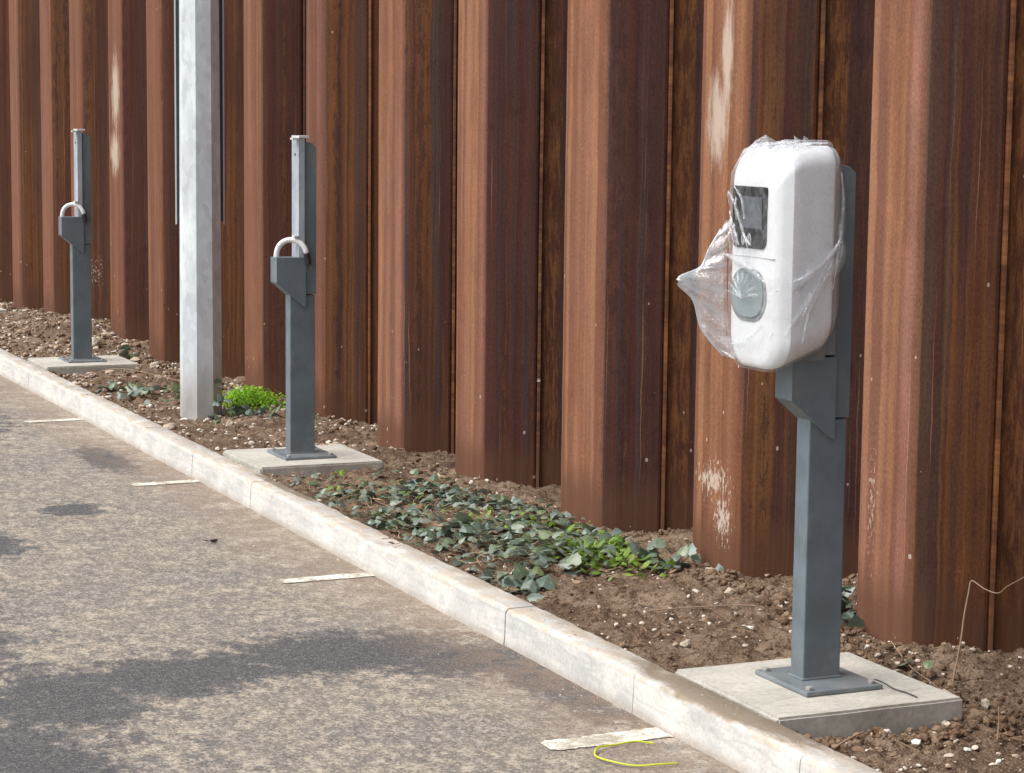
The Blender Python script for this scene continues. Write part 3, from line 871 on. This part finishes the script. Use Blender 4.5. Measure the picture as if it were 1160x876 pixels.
for k in range(8):       # folds gathered over the top
    y0_ = pr_.uniform(-.12, .12); x0_ = pr_.uniform(.01, .05)
    zz = lambda x, y: .530+.045*(1-(1-min(1, x/.057))**2)+.014*(1-(y/.15)**2)+.14*x*.9
    y0_ *= .8; pts = [(x0_+q*.028, y0_+q*pr_.uniform(-.02, .02), zz(x0_+q*.028, y0_)+.002) for q in range(4)]
    P = spline(pts, 5); vv, ff, mm = [], [], []
    for i_, p in enumerate(P):
        for q, hh in ((-1, 0), (0, .008), (1, 0)): vv.append(p+Vector((0, q*.007, hh*(.5+abs(noise.noise(p*60)))))); mm.append(.4*(1-abs(q)))
    for i_ in range(len(P)-1):
        for q in range(2): ff.append((i_*3+q, i_*3+q+1, (i_+1)*3+q+1, (i_+1)*3+q))
    o = from_py('bag_pleat', vv, ff, M['film'], bag, True); a_ = o.data.attributes.new('milky', 'FLOAT', 'POINT'); a_.data.foreach_set('value', mm)
for k in range(9):
    a = PI*(.05+.9*k/8)
    pleat([(-.018, .02, .185), (-.022, .02+.045*math.cos(a), .19+.035*math.sin(a)), (-.018, .02+.085*math.cos(a), .19+.07*math.sin(a))], .006, .006, mk=.25)
# flared corner on the far front edge, a folded fan
def fan():
    root = [(.01, .150, .395), (-.004, .150, .34), (-.008, .148, .28), (-.008, .146, .20), (-.006, .140, .12), (-.002, .125, .055), (.0, .10, .015)]
    edge = [(-.012, .158, .365), (-.045, .165, .310), (-.066, .170, .262), (-.133, .172, .226), (-.088, .168, .170), (-.064, .160, .090), (-.012, .13, .018)]
    R = spline(root, 6); Eg = spline(edge, 6)
    m = 14
    for layer in range(2):
        vv, ff, mm = [], [], []
        for i in range(len(R)):
            for k in range(m+1):
                s_ = k/m
                p = R[i].lerp(Eg[i], s_)
                fold = math.sin(i*1.25+s_*2.2+layer*2)*.013*math.sin(PI*min(1, s_*1.15))
                p = p+Vector((0, fold+layer*(-.020+.020*s_), noise.noise(p*40)*.006))
                vv.append(p); mm.append(.26+.5*smooth01((s_-.8)/.2)+(.22 if abs(math.sin(i*.6)) > .9 else 0))
        for i in range(len(R)-1):
            for k in range(m): ff.append((i*(m+1)+k, i*(m+1)+k+1, (i+1)*(m+1)+k+1, (i+1)*(m+1)+k))
        o = from_py('bag_corner', vv, ff, M['film'], bag, True)
        a_ = o.data.attributes.new('milky', 'FLOAT', 'POINT'); a_.data.foreach_set('value', mm)
    # gathered hem
    bm_ = bmesh.new(); tube(bm_, [e+Vector((0, 0, 0)) for e in Eg], lambda t: .0030+.0045*math.exp(-((t-.5)/.09)**2), 7)
    hm = from_bm('bag_hem', bm_, M['film'], bag, smooth=True)
    a_ = hm.data.attributes.new('milky', 'FLOAT', 'POINT'); a_.data.foreach_set('value', [.55]*len(hm.data.vertices))
fan()
# crumpled tufts on top
for (x, y_, z, h, w) in [(.040, .02, .585, .040, .060), (.115, -.02, .600, .024, .014), (.135, -.03, .602, .022, .011), (.085, .0, .596, .016, .035)]:
    bm_ = bmesh.new(); N = 10
    ring = [bm_.verts.new((x+w*math.cos(a*2*PI/N)*(1+.3*random.random())*.8, y_+w*math.sin(a*2*PI/N), z-.008+random.uniform(-.003, .003))) for a in range(N)]
    ring2 = [bm_.verts.new((x+w*.35*math.cos(a*2*PI/N)*(1+.8*(a % 2)), y_+w*.35*math.sin(a*2*PI/N)*(1+.8*(a % 2)), z+h*.5+random.uniform(-.004, .004))) for a in range(N)]
    tip = bm_.verts.new((x+random.uniform(-.01, .01), y_, z+h))
    for a in range(N):
        bm_.faces.new((ring[a], ring[(a+1) % N], ring2[(a+1) % N], ring2[a])); bm_.faces.new((ring2[a], ring2[(a+1) % N], tip))
    o = from_bm('bag_tuft', bm_, M['film'], bag)
    a_ = o.data.attributes.new('milky', 'FLOAT', 'POINT'); a_.data.foreach_set('value', [.12]*len(o.data.vertices))

# ------------------------------------------------------------------ lamp column
lc = tag(empty('lamp_column', (3.327, 11.46, 0)), 'tall tapering galvanised steel lamp column standing in the soil strip', 'lamp post')
bm = bmesh.new()
rot = math.radians(-117)
def octr(z): return .1135-.0042*z
lv = []
for z in (-.35, 0, 1, 2, 4, 6.0):
    lv.append([bm.verts.new((octr(z)*math.cos(rot+k*PI/4), octr(z)*math.sin(rot+k*PI/4), z)) for k in range(8)])
for a in range(len(lv)-1):
    for k in range(8): bm.faces.new((lv[a][k], lv[a][(k+1) % 8], lv[a+1][(k+1) % 8], lv[a+1][k]))
bm.faces.new(lv[-1]); bm.faces.new(lv[0][::-1])
es = [e for e in bm.edges if abs(e.verts[0].co.z-e.verts[1].co.z) > .3]
bmesh.ops.bevel(bm, geom=es, offset=.006, segments=2, affect='EDGES')
from_bm('shaft', bm, M['galv'], lc, angle=20)
# backing strip strapped behind the column, dark with pale folded edges
vd = Vector((math.sin(math.radians(16)), math.cos(math.radians(16)), 0)); sd = Vector((vd.y, -vd.x, 0))
bm = bmesh.new()
def obox(bm, u0, u1, v0, v1, z0, z1):
    q = [sd*u0+vd*v0, sd*u1+vd*v0, sd*u1+vd*v1, sd*u0+vd*v1]
    prism(bm, [(c.x, c.y) for c in q], 'z', z0, z1)
obox(bm, -.122, .122, .100, .112, 1.0, 5.6); bs = from_bm('backing_strip', bm, M['strap'], lc)
for u_ in (-.130, .122):
    bm = bmesh.new(); obox(bm, u_, u_+.008, .085, .115, .985, 5.6); from_bm('edge_trim', bm, M['pale'], bs)
bm = bmesh.new()
for z0 in (2.6,):
    for k in range(8):
        a0, a1 = rot+k*PI/4, rot+(k+1)*PI/4; r0 = octr(z0)+.003
        p = [(r0*math.cos(a0), r0*math.sin(a0)), (r0*math.cos(a1), r0*math.sin(a1)), ((r0+.003)*math.cos(a1), (r0+.003)*math.sin(a1)), ((r0+.003)*math.cos(a0), (r0+.003)*math.sin(a0))]
        prism(bm, p, 'z', z0, z0+.02)
from_bm('strap_band', bm, M['pale'], lc)
# luminaire arm and head, above the picture
bm = bmesh.new(); tube(bm, spline([(0, 0, 5.95), (-.05, 0, 6.25), (-.5, 0, 6.4), (-.9, 0, 6.42)], 6), .03, 12); from_bm('outreach_arm', bm, M['galv'], lc, smooth=True)
bm = bmesh.new(); box(bm, -1.45, -.85, -.11, .11, 6.38, 6.46, .03, 3); from_bm('lamp_head', bm, M['under'], lc, angle=40)

# ------------------------------------------------------------------ scatter: clods, pebbles, litter
def poly_noise_blob(vs_, fs_, c, r, flat=.7, seed=0, hard=False):
    ico = bmesh.new(); bmesh.ops.create_icosphere(ico, subdivisions=1 if r < .02 else 2, radius=1)
    b0 = len(vs_)
    rot_ = Matrix.Rotation(seed*1.7, 3, 'Z') @ Matrix.Rotation(seed*.9, 3, 'X')
    sx, sy = 1+.45*math.sin(seed*5), 1+.35*math.cos(seed*3)
    for v in ico.verts:
        q = rot_ @ Vector((v.co.x*sx, v.co.y*sy, v.co.z))
        k = 1+.42*noise.noise(v.co*1.7+Vector((seed, seed*.7, 0)))+(.15*noise.noise(v.co*4.5+Vector((0, seed, 0))) if r > .02 else 0)
        q *= r*k; q.z *= flat
        vs_.append((c[0]+q.x, c[1]+q.y, c[2]+q.z))
    for f in ico.faces: fs_.append([b0+v.index for v in f.verts])
    ico.free()
ICO = {}
def ico_data(s_):
    if s_ not in ICO:
        b = bmesh.new(); bmesh.ops.create_icosphere(b, subdivisions=s_, radius=1)
        ICO[s_] = ([v.co.copy() for v in b.verts], [[v.index for v in f.verts] for f in b.faces]); b.free()
    return ICO[s_]
def lump(vs_, fs_, c, r, flat=.7, seed=0.0, s_=1):
    V, F = ico_data(s_); b0 = len(vs_)
    rot_ = Matrix.Rotation(seed*1.7, 3, 'Z') @ Matrix.Rotation(seed*.9, 3, 'X')
    sx, sy = 1+.4*math.sin(seed*5), 1+.3*math.cos(seed*3)
    for v in V:
        k = 1+.45*noise.noise(v*1.4+Vector((seed, seed*.7, 0)))
        if s_ > 1: k += .25*noise.noise(v*4+Vector((0, seed, 0)))
        q = rot_ @ Vector((v.x*sx, v.y*sy, v.z)); q *= r*k
        vs_.append((c[0]+q.x, c[1]+q.y, c[2]+q.z*flat))
    for f in F: fs_.append([b0+i_ for i_ in f])
def on_soil(x, y):
    if x < 2.985: return False
    for sx, sy in SLABS:
        if abs(x-sx) < SHX+.006 and abs(y-sy) < SHY+.006: return False
    if (x-3.345)**2+(y-11.46)**2 < .13**2: return False
    return True
rnd = random.Random(11)
def ry(): # denser close to the camera
    return 3.6+(rnd.random()**1.5)*17
cv, cf = [], []
k = 0
while k < 5200:
    x, y = rnd.uniform(2.985, 4.25), ry()
    if not on_soil(x, y): continue
    dens = noise.noise(Vector((x*3, y*3, 9)))
    if dens < -.15 and y < 12: continue
    r = .003+.012*rnd.random()**4.5+(.005 if y > 12 else 0)
    if y > 12.5 and rnd.random() < .2: r *= 1.7
    lump(cv, cf, (x, y, soil_h(x, y)+r*.2), r, .75, rnd.uniform(0, 50), 2 if r > .012 else 1); k += 1
# a rim of crumbs pushed against the wall and slabs
for _ in range(900):
    y = rnd.uniform(4.5, 7.0) if rnd.random() < .6 else rnd.uniform(7, 16)
    x = rnd.uniform(3.66, 3.86)
    if on_soil(x, y):
        r = .004+.014*rnd.random()**3; lump(cv, cf, (x, y, soil_h(x, y)+r*.3), r, .8, rnd.uniform(0, 50), 2)
for _ in range(260):
    y = rnd.uniform(4.72, 4.9); x = rnd.uniform(3.0, 3.7)
    if on_soil(x, y):
        r = .004+.013*rnd.random()**3; lump(cv, cf, (x, y, soil_h(x, y)+r*.3), r, .8, rnd.uniform(0, 50), 2)
for _ in range(200):
    x = rnd.uniform(3.58, 3.66); y = rnd.uniform(4.85, 5.6)
    r = .004+.014*rnd.random()**3; lump(cv, cf, (x, y, soil_h(x, y)+r*.3), r, .8, rnd.uniform(0, 50), 2)
tag(from_py('soil_crumbs', cv, cf, M['clod'], smooth=False), 'loose crumbs and clods of brown soil between kerb and wall', 'soil', kind='stuff')
sv, sf = [], []
k = 0
while k < 3600:
    x, y = rnd.uniform(2.985, 4.2), ry()
    if not on_soil(x, y): continue
    dens = noise.noise(Vector((x*2.2, y*2.2, 3)))+(.35 if y > 10.2 else 0)+(.25 if (x > 3.45 and 5.2 < y < 6.5) else 0)+(.3 if y < 5.0 else 0)
    if 6.9 < y < 9: dens -= .3
    if rnd.random() > .45+dens: continue
    r = .0028+.0095*rnd.random()**2.6+(.007*rnd.random() if y > 10 else 0)
    lump(sv, sf, (x, y, soil_h(x, y)+r*.35), r, .7, rnd.uniform(0, 50), 1); k += 1
for _ in range(330):      # grit washed on to the slabs' edges, kerb top and road
    q = rnd.random()
    if q < .45: x, y, z = rnd.uniform(2.88, 2.97), rnd.uniform(4, 14), 0
    else: x, y, z = 2.86-.45*rnd.random()**2.5, rnd.uniform(4, 14), RZ
    r = .0015+.003*rnd.random()**2; lump(sv, sf, (x, y, z+r*.3), r, .7, rnd.uniform(0, 50), 1)
tag(from_py('pebbles', sv, sf, M['stone']), 'small pale pebbles and grit scattered over the soil and kerb', 'pebbles', kind='stuff')

def leaf_pts(kind):
    if kind == 'ivy':
        o = [(0, 0), (.22, -.10), (.42, -.02), (.52, .16), (.42, .33), (.45, .50), (.30, .60), (.17, .78), (0, 1.0), (-.17, .78), (-.30, .60), (-.45, .50), (-.42, .33), (-.52, .16), (-.42, -.02), (-.22, -.10)]
        return o, (0, .32)
    if kind == 'oval':
        return [(0, 0), (.20, .18), (.28, .45), (.2, .75), (0, 1), (-.2, .75), (-.28, .45), (-.20, .18)], (0, .45)
    return [(0, 0), (.05, .3), (.045, .7), (0, 1), (-.045, .7), (-.05, .3)], (0, .5)
def add_leaf(vs_, fs_, p, size, yaw, pitch, roll, kind='ivy', cup=.18):
    o, c = leaf_pts(kind); b0 = len(vs_)
    R_ = Matrix.Rotation(yaw, 3, 'Z') @ Matrix.Rotation(pitch, 3, 'X') @ Matrix.Rotation(roll, 3, 'Y')
    w = rnd.uniform(.85, 1.2); tw = rnd.uniform(-.25, .25)
    for (a, b) in o+[c]:
        z = -cup*(abs(a)*1.1+(b-.35)**2*.7)+tw*a*b
        if (a, b) == c: z = .02
        q = R_ @ Vector((a*w, b, z)); q *= size
        vs_.append((p[0]+q.x, p[1]+q.y, p[2]+q.z))
    n_ = len(o)
    for i_ in range(n_): fs_.append((b0+n_, b0+i_, b0+(i_+1) % n_))
def inside(poly, x, y):
    c = False; j = len(poly)-1
    for i_ in range(len(poly)):
        a, b = poly[i_], poly[j]
        if (a[1] > y) != (b[1] > y) and x < (b[0]-a[0])*(y-a[1])/(b[1]-a[1])+a[0]: c = not c
        j = i_
    return c
# litter
lv_, lf_ = [], []
for _ in range(620):
    x, y = rnd.uniform(2.99, 4.0), ry()
    if not on_soil(x, y): continue
    add_leaf(lv_, lf_, (x, y, soil_h(x, y)+.004), rnd.uniform(.008, .026), rnd.uniform(0, 6.3), rnd.uniform(-.5, .5), rnd.uniform(-.6, .6), 'oval', .4)
for _ in range(520):
    x, y = rnd.uniform(2.99, 4.0), ry()
    if not on_soil(x, y): continue
    z = soil_h(x, y)+.003; a = rnd.uniform(0, 6.3); l = rnd.uniform(.02, .07)
    bm_ = None
    d = Vector((math.cos(a), math.sin(a), rnd.uniform(-.2, .3))); s2 = Vector((-d.y, d.x, 0)).normalized()*.0011
    p = Vector((x, y, z)); m_ = p+d*l*.5+Vector((0, 0, .006)); e = p+d*l; e.z = max(e.z-.01, soil_h(e.x, e.y)+.001)
    b0 = len(lv_)
    up = Vector((0, 0, .0018))
    for q in (p, m_, e):
        lv_.extend([tuple(q-s2), tuple(q+s2), tuple(q+up)])
    for r_ in (0, 3):
        for q0, q1 in ((0, 1), (1, 2), (2, 0)): lf_.append((b0+r_+q0, b0+r_+q1, b0+r_+3+q1, b0+r_+3+q0))
tag(from_py('leaf_litter', lv_, lf_, M['litter']), 'dry leaf and stem fragments littering the soil strip', 'leaf litter', kind='stuff')

# ivy carpet
IVY = [(3.03, 9.15), (3.43, 9.2), (3.66, 8.95), (3.80, 8.45), (3.84, 7.75), (3.84, 7.35), (3.72, 7.0), (3.5, 6.95), (3.28, 6.95), (3.04, 6.85), (3.0, 7.5), (3.0, 8.2)]
iv, if_ = [], []
k = 0; tries = 0
while k < 1180 and tries < 20000:
    tries += 1
    x, y = rnd.uniform(2.99, 3.87), rnd.uniform(6.8, 9.25)
    if not inside(IVY, x, y): continue
    dn = noise.noise(Vector((x*3.3, y*3.3, 4)))+.25*noise.noise(Vector((x*9, y*9, 1)))
    core = 1 if (6.95 < y < 8.0 and x > 3.2) else .42
    if rnd.random() > core+dn*2.0: continue
    h = min(.055, abs(rnd.gauss(.020, .016)))*(1.4 if core == 1 else .8)*(1 if x < 3.75 else .4)
    sz = rnd.choice((rnd.uniform(.018, .04), rnd.uniform(.03, .066)))*(1 if core == 1 else .85)
    add_leaf(iv, if_, (x, y, soil_h(x, y)+.006+h), sz, rnd.uniform(0, 6.3), rnd.uniform(-.45, .75), rnd.uniform(-.5, .5)); k += 1
iv_o = tag(from_py('ivy', iv, if_, M['ivy']), 'dark green ivy creeping over the soil between the two nearest slabs', 'ivy', kind='stuff')
bm = bmesh.new(); k = 0
while k < 75:
    x, y = rnd.uniform(3.0, 3.82), rnd.uniform(6.85, 9.1)
    if not inside(IVY, x, y): continue
    a = rnd.uniform(0, 6.3); P = []
    for q in range(7):
        if x < 2.99 or x > 3.85: break
        P.append((x, y, soil_h(x, y)+rnd.uniform(.004, .028))); a += rnd.gauss(0, .45); x += .045*math.cos(a); y += .045*math.sin(a)
    if len(P) > 3: tube(bm, spline(P, 3), .0016, 5); k += 1
tag(from_bm('ivy_stems', bm, M['stem'], smooth=True), 'thin brown ivy runners trailing under the ivy leaves', 'ivy stems', kind='stuff')
vd_, fd_ = [], []
for _ in range(150):
    x, y = rnd.uniform(3.0, 3.84), rnd.uniform(6.7, 9.4)
    add_leaf(vd_, fd_, (x, y, soil_h(x, y)+rnd.uniform(.006, .035)), rnd.uniform(.018, .045), rnd.uniform(0, 6.3), rnd.uniform(-.5, .6), rnd.uniform(-.6, .6), 'oval', .45)
tag(from_py('dry_leaves', vd_, fd_, M['litter']), 'dry brown leaves caught between the ivy leaves', 'leaf litter', kind='stuff')
# light leaves sprouting through the ivy
gv, gf = [], []
for (cx, cy, n_, sp) in [(3.62, 7.72, 55, .12), (3.44, 7.95, 18, .07), (3.35, 8.35, 14, .08), (3.12, 8.75, 10, .06), (3.78, 7.55, 12, .07), (3.3, 9.2, 6, .03)]:
    for _ in range(n_):
        x, y = rnd.gauss(cx, sp*.6), rnd.gauss(cy, sp*1.3)
        if x > 3.85 or x < 2.99: continue
        add_leaf(gv, gf, (x, y, soil_h(x, y)+.012+min(.04, abs(rnd.gauss(.016, .014)))), rnd.uniform(.02, .045), rnd.uniform(0, 6.3), rnd.uniform(-.2, 1.0), rnd.uniform(-.5, .5), 'oval')
tag(from_py('seedling_leaves', gv, gf, M['young']), 'fresh light green leaves sprouting through the ivy carpet', 'seedlings', kind='stuff')

def ivy_clump(name, label, cat, c, n_, spread, size, mat='ivy', kind='ivy', height=.03, stems=True, group=None):
    t = tag(empty(name, (c[0], c[1], soil_h(c[0], c[1]))), label, cat, group)
    z0 = soil_h(c[0], c[1])
    v_, f_ = [], []; bm_ = bmesh.new()
    for _ in range(n_):
        dx_, dy_ = rnd.gauss(0, spread*.6), rnd.gauss(0, spread)
        x, y = c[0]+dx_, c[1]+dy_
        if x > WF-.02 and not (5.97 < y < 6.3 and x < 4.02): continue
        z = soil_h(x, y)-z0+.006+min(2*height, abs(rnd.gauss(height, height*.6)))*max(.15, 1-math.hypot(dx_, dy_)/(3*spread))
        add_leaf(v_, f_, (dx_, dy_, z), rnd.uniform(.7, 1.3)*size, rnd.uniform(0, 6.3), rnd.uniform(-.3, 1.0), rnd.uniform(-.6, .6), kind)
        if stems and n_ > 500:
            tube(bm_, [(dx_*.3, dy_*.3, -.004), (dx_*.7, dy_*.7, z*.6), (dx_, dy_, z)], .0013, 5)
    from_py('leaves', v_, f_, M[mat], t)
    if len(bm_.verts): from_bm('stems', bm_, M['stem'], t)
    else: bm_.free()
    return t
ivy_clump('ivy_plant', 'small ivy plant with few leaves growing right behind the nearest post', 'ivy', (3.87, 6.03), 40, .05, .045, height=.06)
ivy_clump('ivy_plant', 'grey green ivy plant leaning over the kerb beside the mortar lump', 'ivy', (3.10, 6.86), 22, .07, .058)
ivy_clump('ivy_plant', 'low ivy trailing along the wall foot right of the yellow green weeds', 'ivy', (3.74, 6.95), 30, .09, .045)
ivy_clump('ivy_plant', 'single pale ivy sprig in front of the nearest wall pile', 'ivy', (3.74, 5.40), 4, .03, .035)
ivy_clump('ivy_plant', 'ivy sprig climbing in front of the foot of the lamp column', 'ivy', (3.37, 11.28), 14, .035, .05, height=.10)
ivy_clump('ivy_plant', 'grey green ivy bush just right of the lamp column foot', 'ivy', (3.47, 11.28), 20, .06, .05, height=.03)
ivy_clump('ivy_plant', 'dark ivy patch between the lamp column and the far slab', 'ivy', (3.22, 12.35), 34, .16, .05, height=.03)
ivy_clump('ivy_plant', 'dusty ivy bush left of the lamp column foot', 'ivy', (3.45, 12.25), 26, .12, .055, height=.04)
ivy_clump('ivy_plant', 'dark ivy tuft low in front of the bright green moss', 'ivy', (3.58, 11.12), 14, .06, .04, height=.012)
ivy_clump('ivy_plant', 'dark ivy sprig at the wall foot behind the far grey post', 'ivy', (3.72, 14.5), 12, .05, .05, height=.04)
ivy_clump('weed_plant', 'yellow green leafy weeds growing low against the wall foot', 'weeds', (3.54, 7.13), 300, .13, .036, 'young', 'oval', .035)
t = ivy_clump('moss_cushion', 'bright green feathery moss cushion between lamp column and middle post', 'moss', (3.64, 11.62), 1000, .15, .024, 'moss', 'oval', .045, False)
# dead leaves on the ivy
for (x, y, s_, l) in [(3.18, 7.67, .055, 'dry orange brown leaf lying on the ivy nearest the kerb'), (3.20, 8.38, .055, 'dry orange brown leaf on the ivy near the middle slab')]:
    v_, f_ = [], []
    add_leaf(v_, f_, (0, 0, 0), s_, 1.2, .25, .3, 'oval', .35)
    o = from_py('dead_leaf', v_, f_, M['brownleaf']); o.location = (x, y, soil_h(x, y)+.055)
    so_ = o.modifiers.new('thickness', 'SOLIDIFY'); so_.thickness = .0006
    tag(o, l, 'dead leaf', 'dead leaves on the ivy')
v_, f_ = [], []
add_leaf(v_, f_, (0, 0, 0), .045, -1.2, .15, .5, 'oval', .5); add_leaf(v_, f_, (0, 0, 0), .03, 1.0, .25, .2, 'oval', .5)
o = from_py('dead_leaf', v_, f_, M['dleaf']); o.location = (2.47, 8.40, RZ+.012)
tag(o, 'small curled black leaf lying on the open asphalt', 'dead leaf')

# rubble heap at the far end
rv_, rf_ = [], []
for _ in range(420):
    x, y = rnd.uniform(3.02, 3.85), rnd.uniform(12.7, 20)
    if not on_soil(x, y): continue
    if y < 13.2 and rnd.random() < .5: continue
    r = .006+.022*rnd.random()**2.5
    lump(rv_, rf_, (x, y, soil_h(x, y)+r*.3), r, .7, rnd.uniform(0, 50), 2)
tag(from_py('rubble', rv_, rf_, M['rubble']), 'pale stony rubble heaped along the far end of the soil strip', 'rubble', kind='stuff')
# single stones
def stone(name, label, x, y, r, mat='stone', seed=1.0, group='larger stones on the soil'):
    v_, f_ = [], []
    lump(v_, f_, (0, 0, 0), r, .75, seed, 3)
    o = from_py(name, v_, f_, M[mat], smooth=True); o.location = (x, y, soil_h(x, y)+r*.35)
    tag(o, label, 'stone', group)
stone('mortar_lump', 'rough cream mortar lump at the kerb end of the ivy', 3.20, 7.03, .036, 'lump', 3)
stone('stone', 'cream stone lying between the near slab and the kerb in open soil', 3.19, 5.81, .016, 'lump', 5)
stone('stone', 'pale stone in the soil beside the corner of the nearest slab', 3.66, 5.12, .022, 'lump', 8)
stone('stone', 'whitish stone beyond the corner of the nearest slab, near the dead vine', 3.76, 5.08, .019, 'lump', 11)
stone('stone', 'cream stone in front of the nearest wall fold, left of the near post', 3.67, 6.38, .015, 'lump', 14)
stone('stone', 'rounded stone at the foot of the wall fold left of the near post', 3.80, 6.75, .017, 'lump', 17)
stone('stone', 'large pale stone at the wall foot between lamp column and far post', 3.66, 13.6, .045, 'lump', 20)
stone('stone', 'large pale rubble stone just left of the far grey post', 3.60, 15.0, .045, 'lump', 23)
stone('stone', 'cream stone by the wall just right of the middle post', 3.62, 10.15, .03, 'lump', 26)
stone('stone', 'white stone at the kerb below the lamp column', 3.05, 11.1, .028, 'lump', 29)
stone('stone', 'grey upright stone in the soil right of the lamp column', 3.33, 10.95, .03, 'lump', 31)

# cables, vines, twigs
bm = bmesh.new()
P = [(2.735, 5.005), (2.68, 5.005), (2.62, 5.03), (2.575, 5.075), (2.565, 5.15), (2.60, 5.205), (2.66, 5.225), (2.72, 5.222), (2.765, 5.195)]
tube(bm, spline([(a, b, RZ+.006+.004*(i % 2)) for i, (a, b) in enumerate(P)], 6), .0026, 8)
tag(from_bm('yellow_cable', bm, M['yellow'], smooth=True), 'thin yellow cable offcut curled on the road at the near bay line', 'cable')
bm = bmesh.new()
tube(bm, spline([(3.405, 5.115, .022), (3.42, 5.10, .018), (3.43, 5.05, .0085), (3.435, 5.00, .0095), (3.44, 4.955, .0075)], 6), .0018, 7)
tag(from_bm('black_wire', bm, M['black'], smooth=True), 'thin dark wire end lying on the nearest concrete slab', 'wire')
bm = bmesh.new()
tube(bm, spline([(3.76, 5.25, soil_h(3.76, 5.25)-.01), (3.81, 5.28, .05), (3.835, 5.30, .13), (3.855, 5.31, .195), (3.865, 5.315, .225), (3.87, 5.30, .225), (3.868, 5.25, .215), (3.87, 5.19, .215), (3.865, 5.14, .245), (3.868, 5.07, .285)], 6), lambda t: .0030-.0017*t, 7)
tag(from_bm('dead_vine', bm, M['vine'], smooth=True), 'bare dead vine stem rising against the nearest wall fold', 'vine')
def twig(label, pts, r=.0025, name='twig'):
    bm = bmesh.new(); P = spline([(a, b, soil_h(a, b)+c) for a, b, c in pts], 5)
    tube(bm, P, lambda t: r*(1-.5*t), 6)
    tag(from_bm(name, bm, M['vine'], smooth=True), label, 'twig', 'dry twigs on the soil')
twig('dry twig sloping down from the wall beside the near slab corner', [(3.80, 5.62, .04), (3.75, 5.44, .02), (3.71, 5.28, .015), (3.72, 5.14, .003)], .002)
twig('arched dry stem in the soil between far slab and lamp column', [(3.10, 13.1, 0), (3.18, 13.05, .06), (3.30, 12.9, .085), (3.50, 12.5, .05), (3.62, 12.2, .0)], .004)
twig('straight dry twig in the soil in front of the nearest slab', [(3.03, 4.72, .01), (3.12, 4.78, .02), (3.20, 4.84, .022)], .0035)
twig('upright dry stalk at the lower right corner of the photo', [(3.52, 4.70, 0), (3.53, 4.71, .045), (3.535, 4.72, .09)], .0025)
twig('long dry twig lying in open soil left of the near post', [(3.35, 6.35, .008), (3.48, 6.30, .015), (3.62, 6.20, .012), (3.66, 6.08, .006)], .0025)
twig('pale dry stem lying across the yellow green weeds', [(3.35, 7.25, .05), (3.46, 7.35, .07), (3.56, 7.30, .05), (3.66, 7.05, .03)], .0028)

# ------------------------------------------------------------------ light, sky, camera
SUN_EL, SUN_AZ = 55, -80      # azimuth of the direction towards the sun, from +Y clockwise (negative: -x side)
w = bpy.data.worlds.new('World'); SC.world = w; w.use_nodes = True
nt = w.node_tree; nt.nodes.clear()
sky = nt.nodes.new('ShaderNodeTexSky'); sky.sky_type = 'NISHITA'; sky.sun_disc = False
sky.sun_elevation = math.radians(SUN_EL); sky.sun_rotation = math.radians(SUN_AZ); sky.air_density = 1.0; sky.dust_density = 4.0; sky.ozone_density = 1.0
hsv = nt.nodes.new('ShaderNodeHueSaturation'); hsv.inputs['Saturation'].default_value = .48
bg = nt.nodes.new('ShaderNodeBackground'); bg.inputs[1].default_value = .12
ow = nt.nodes.new('ShaderNodeOutputWorld')
nt.links.new(sky.outputs[0], hsv.inputs['Color']); nt.links.new(hsv.outputs[0], bg.inputs[0]); nt.links.new(bg.outputs[0], ow.inputs[0])
sl = bpy.data.lights.new('sun', 'SUN'); sl.energy = 1.2; sl.angle = math.radians(45); sl.color = (1, .975, .94)
so2 = bpy.data.objects.new('sun', sl); COL.objects.link(so2)
el, az = math.radians(SUN_EL), math.radians(SUN_AZ)
d = Vector((math.sin(az)*math.cos(el), math.cos(az)*math.cos(el), math.sin(el)))
so2.rotation_euler = (-d).to_track_quat('-Z', 'Y').to_euler(); so2.location = (0, 0, 12)

F, PITCH, YAW, ROLL = 2530.76, .118375, .421814, .011049
cam = bpy.data.cameras.new('camera'); cam.sensor_width = 36; cam.sensor_fit = 'HORIZONTAL'
cam.lens = 36*F/1160; cam.clip_end = 1000; cam.clip_start = .05
co = bpy.data.objects.new('camera', cam); COL.objects.link(co)
dv = Vector((math.sin(YAW)*math.cos(PITCH), math.cos(YAW)*math.cos(PITCH), -math.sin(PITCH)))
r = Vector((math.cos(YAW), -math.sin(YAW), 0)); u = r.cross(dv)
r2 = r*math.cos(ROLL)+u*math.sin(ROLL); u2 = -r*math.sin(ROLL)+u*math.cos(ROLL)
co.matrix_world = Matrix(((r2.x, u2.x, -dv.x, 0), (r2.y, u2.y, -dv.y, 0), (r2.z, u2.z, -dv.z, 1.55), (0, 0, 0, 1)))
SC.camera = co
vsn = SC.view_settings; SC.display_settings.display_device = 'sRGB'
vsn.view_transform = 'Standard'; vsn.look = 'None'; vsn.gamma = 1; vsn.exposure = .84; vsn.use_curve_mapping = False
SC.render.engine = 'CYCLES'
SC.cycles.max_bounces = 6; SC.cycles.transparent_max_bounces = 16
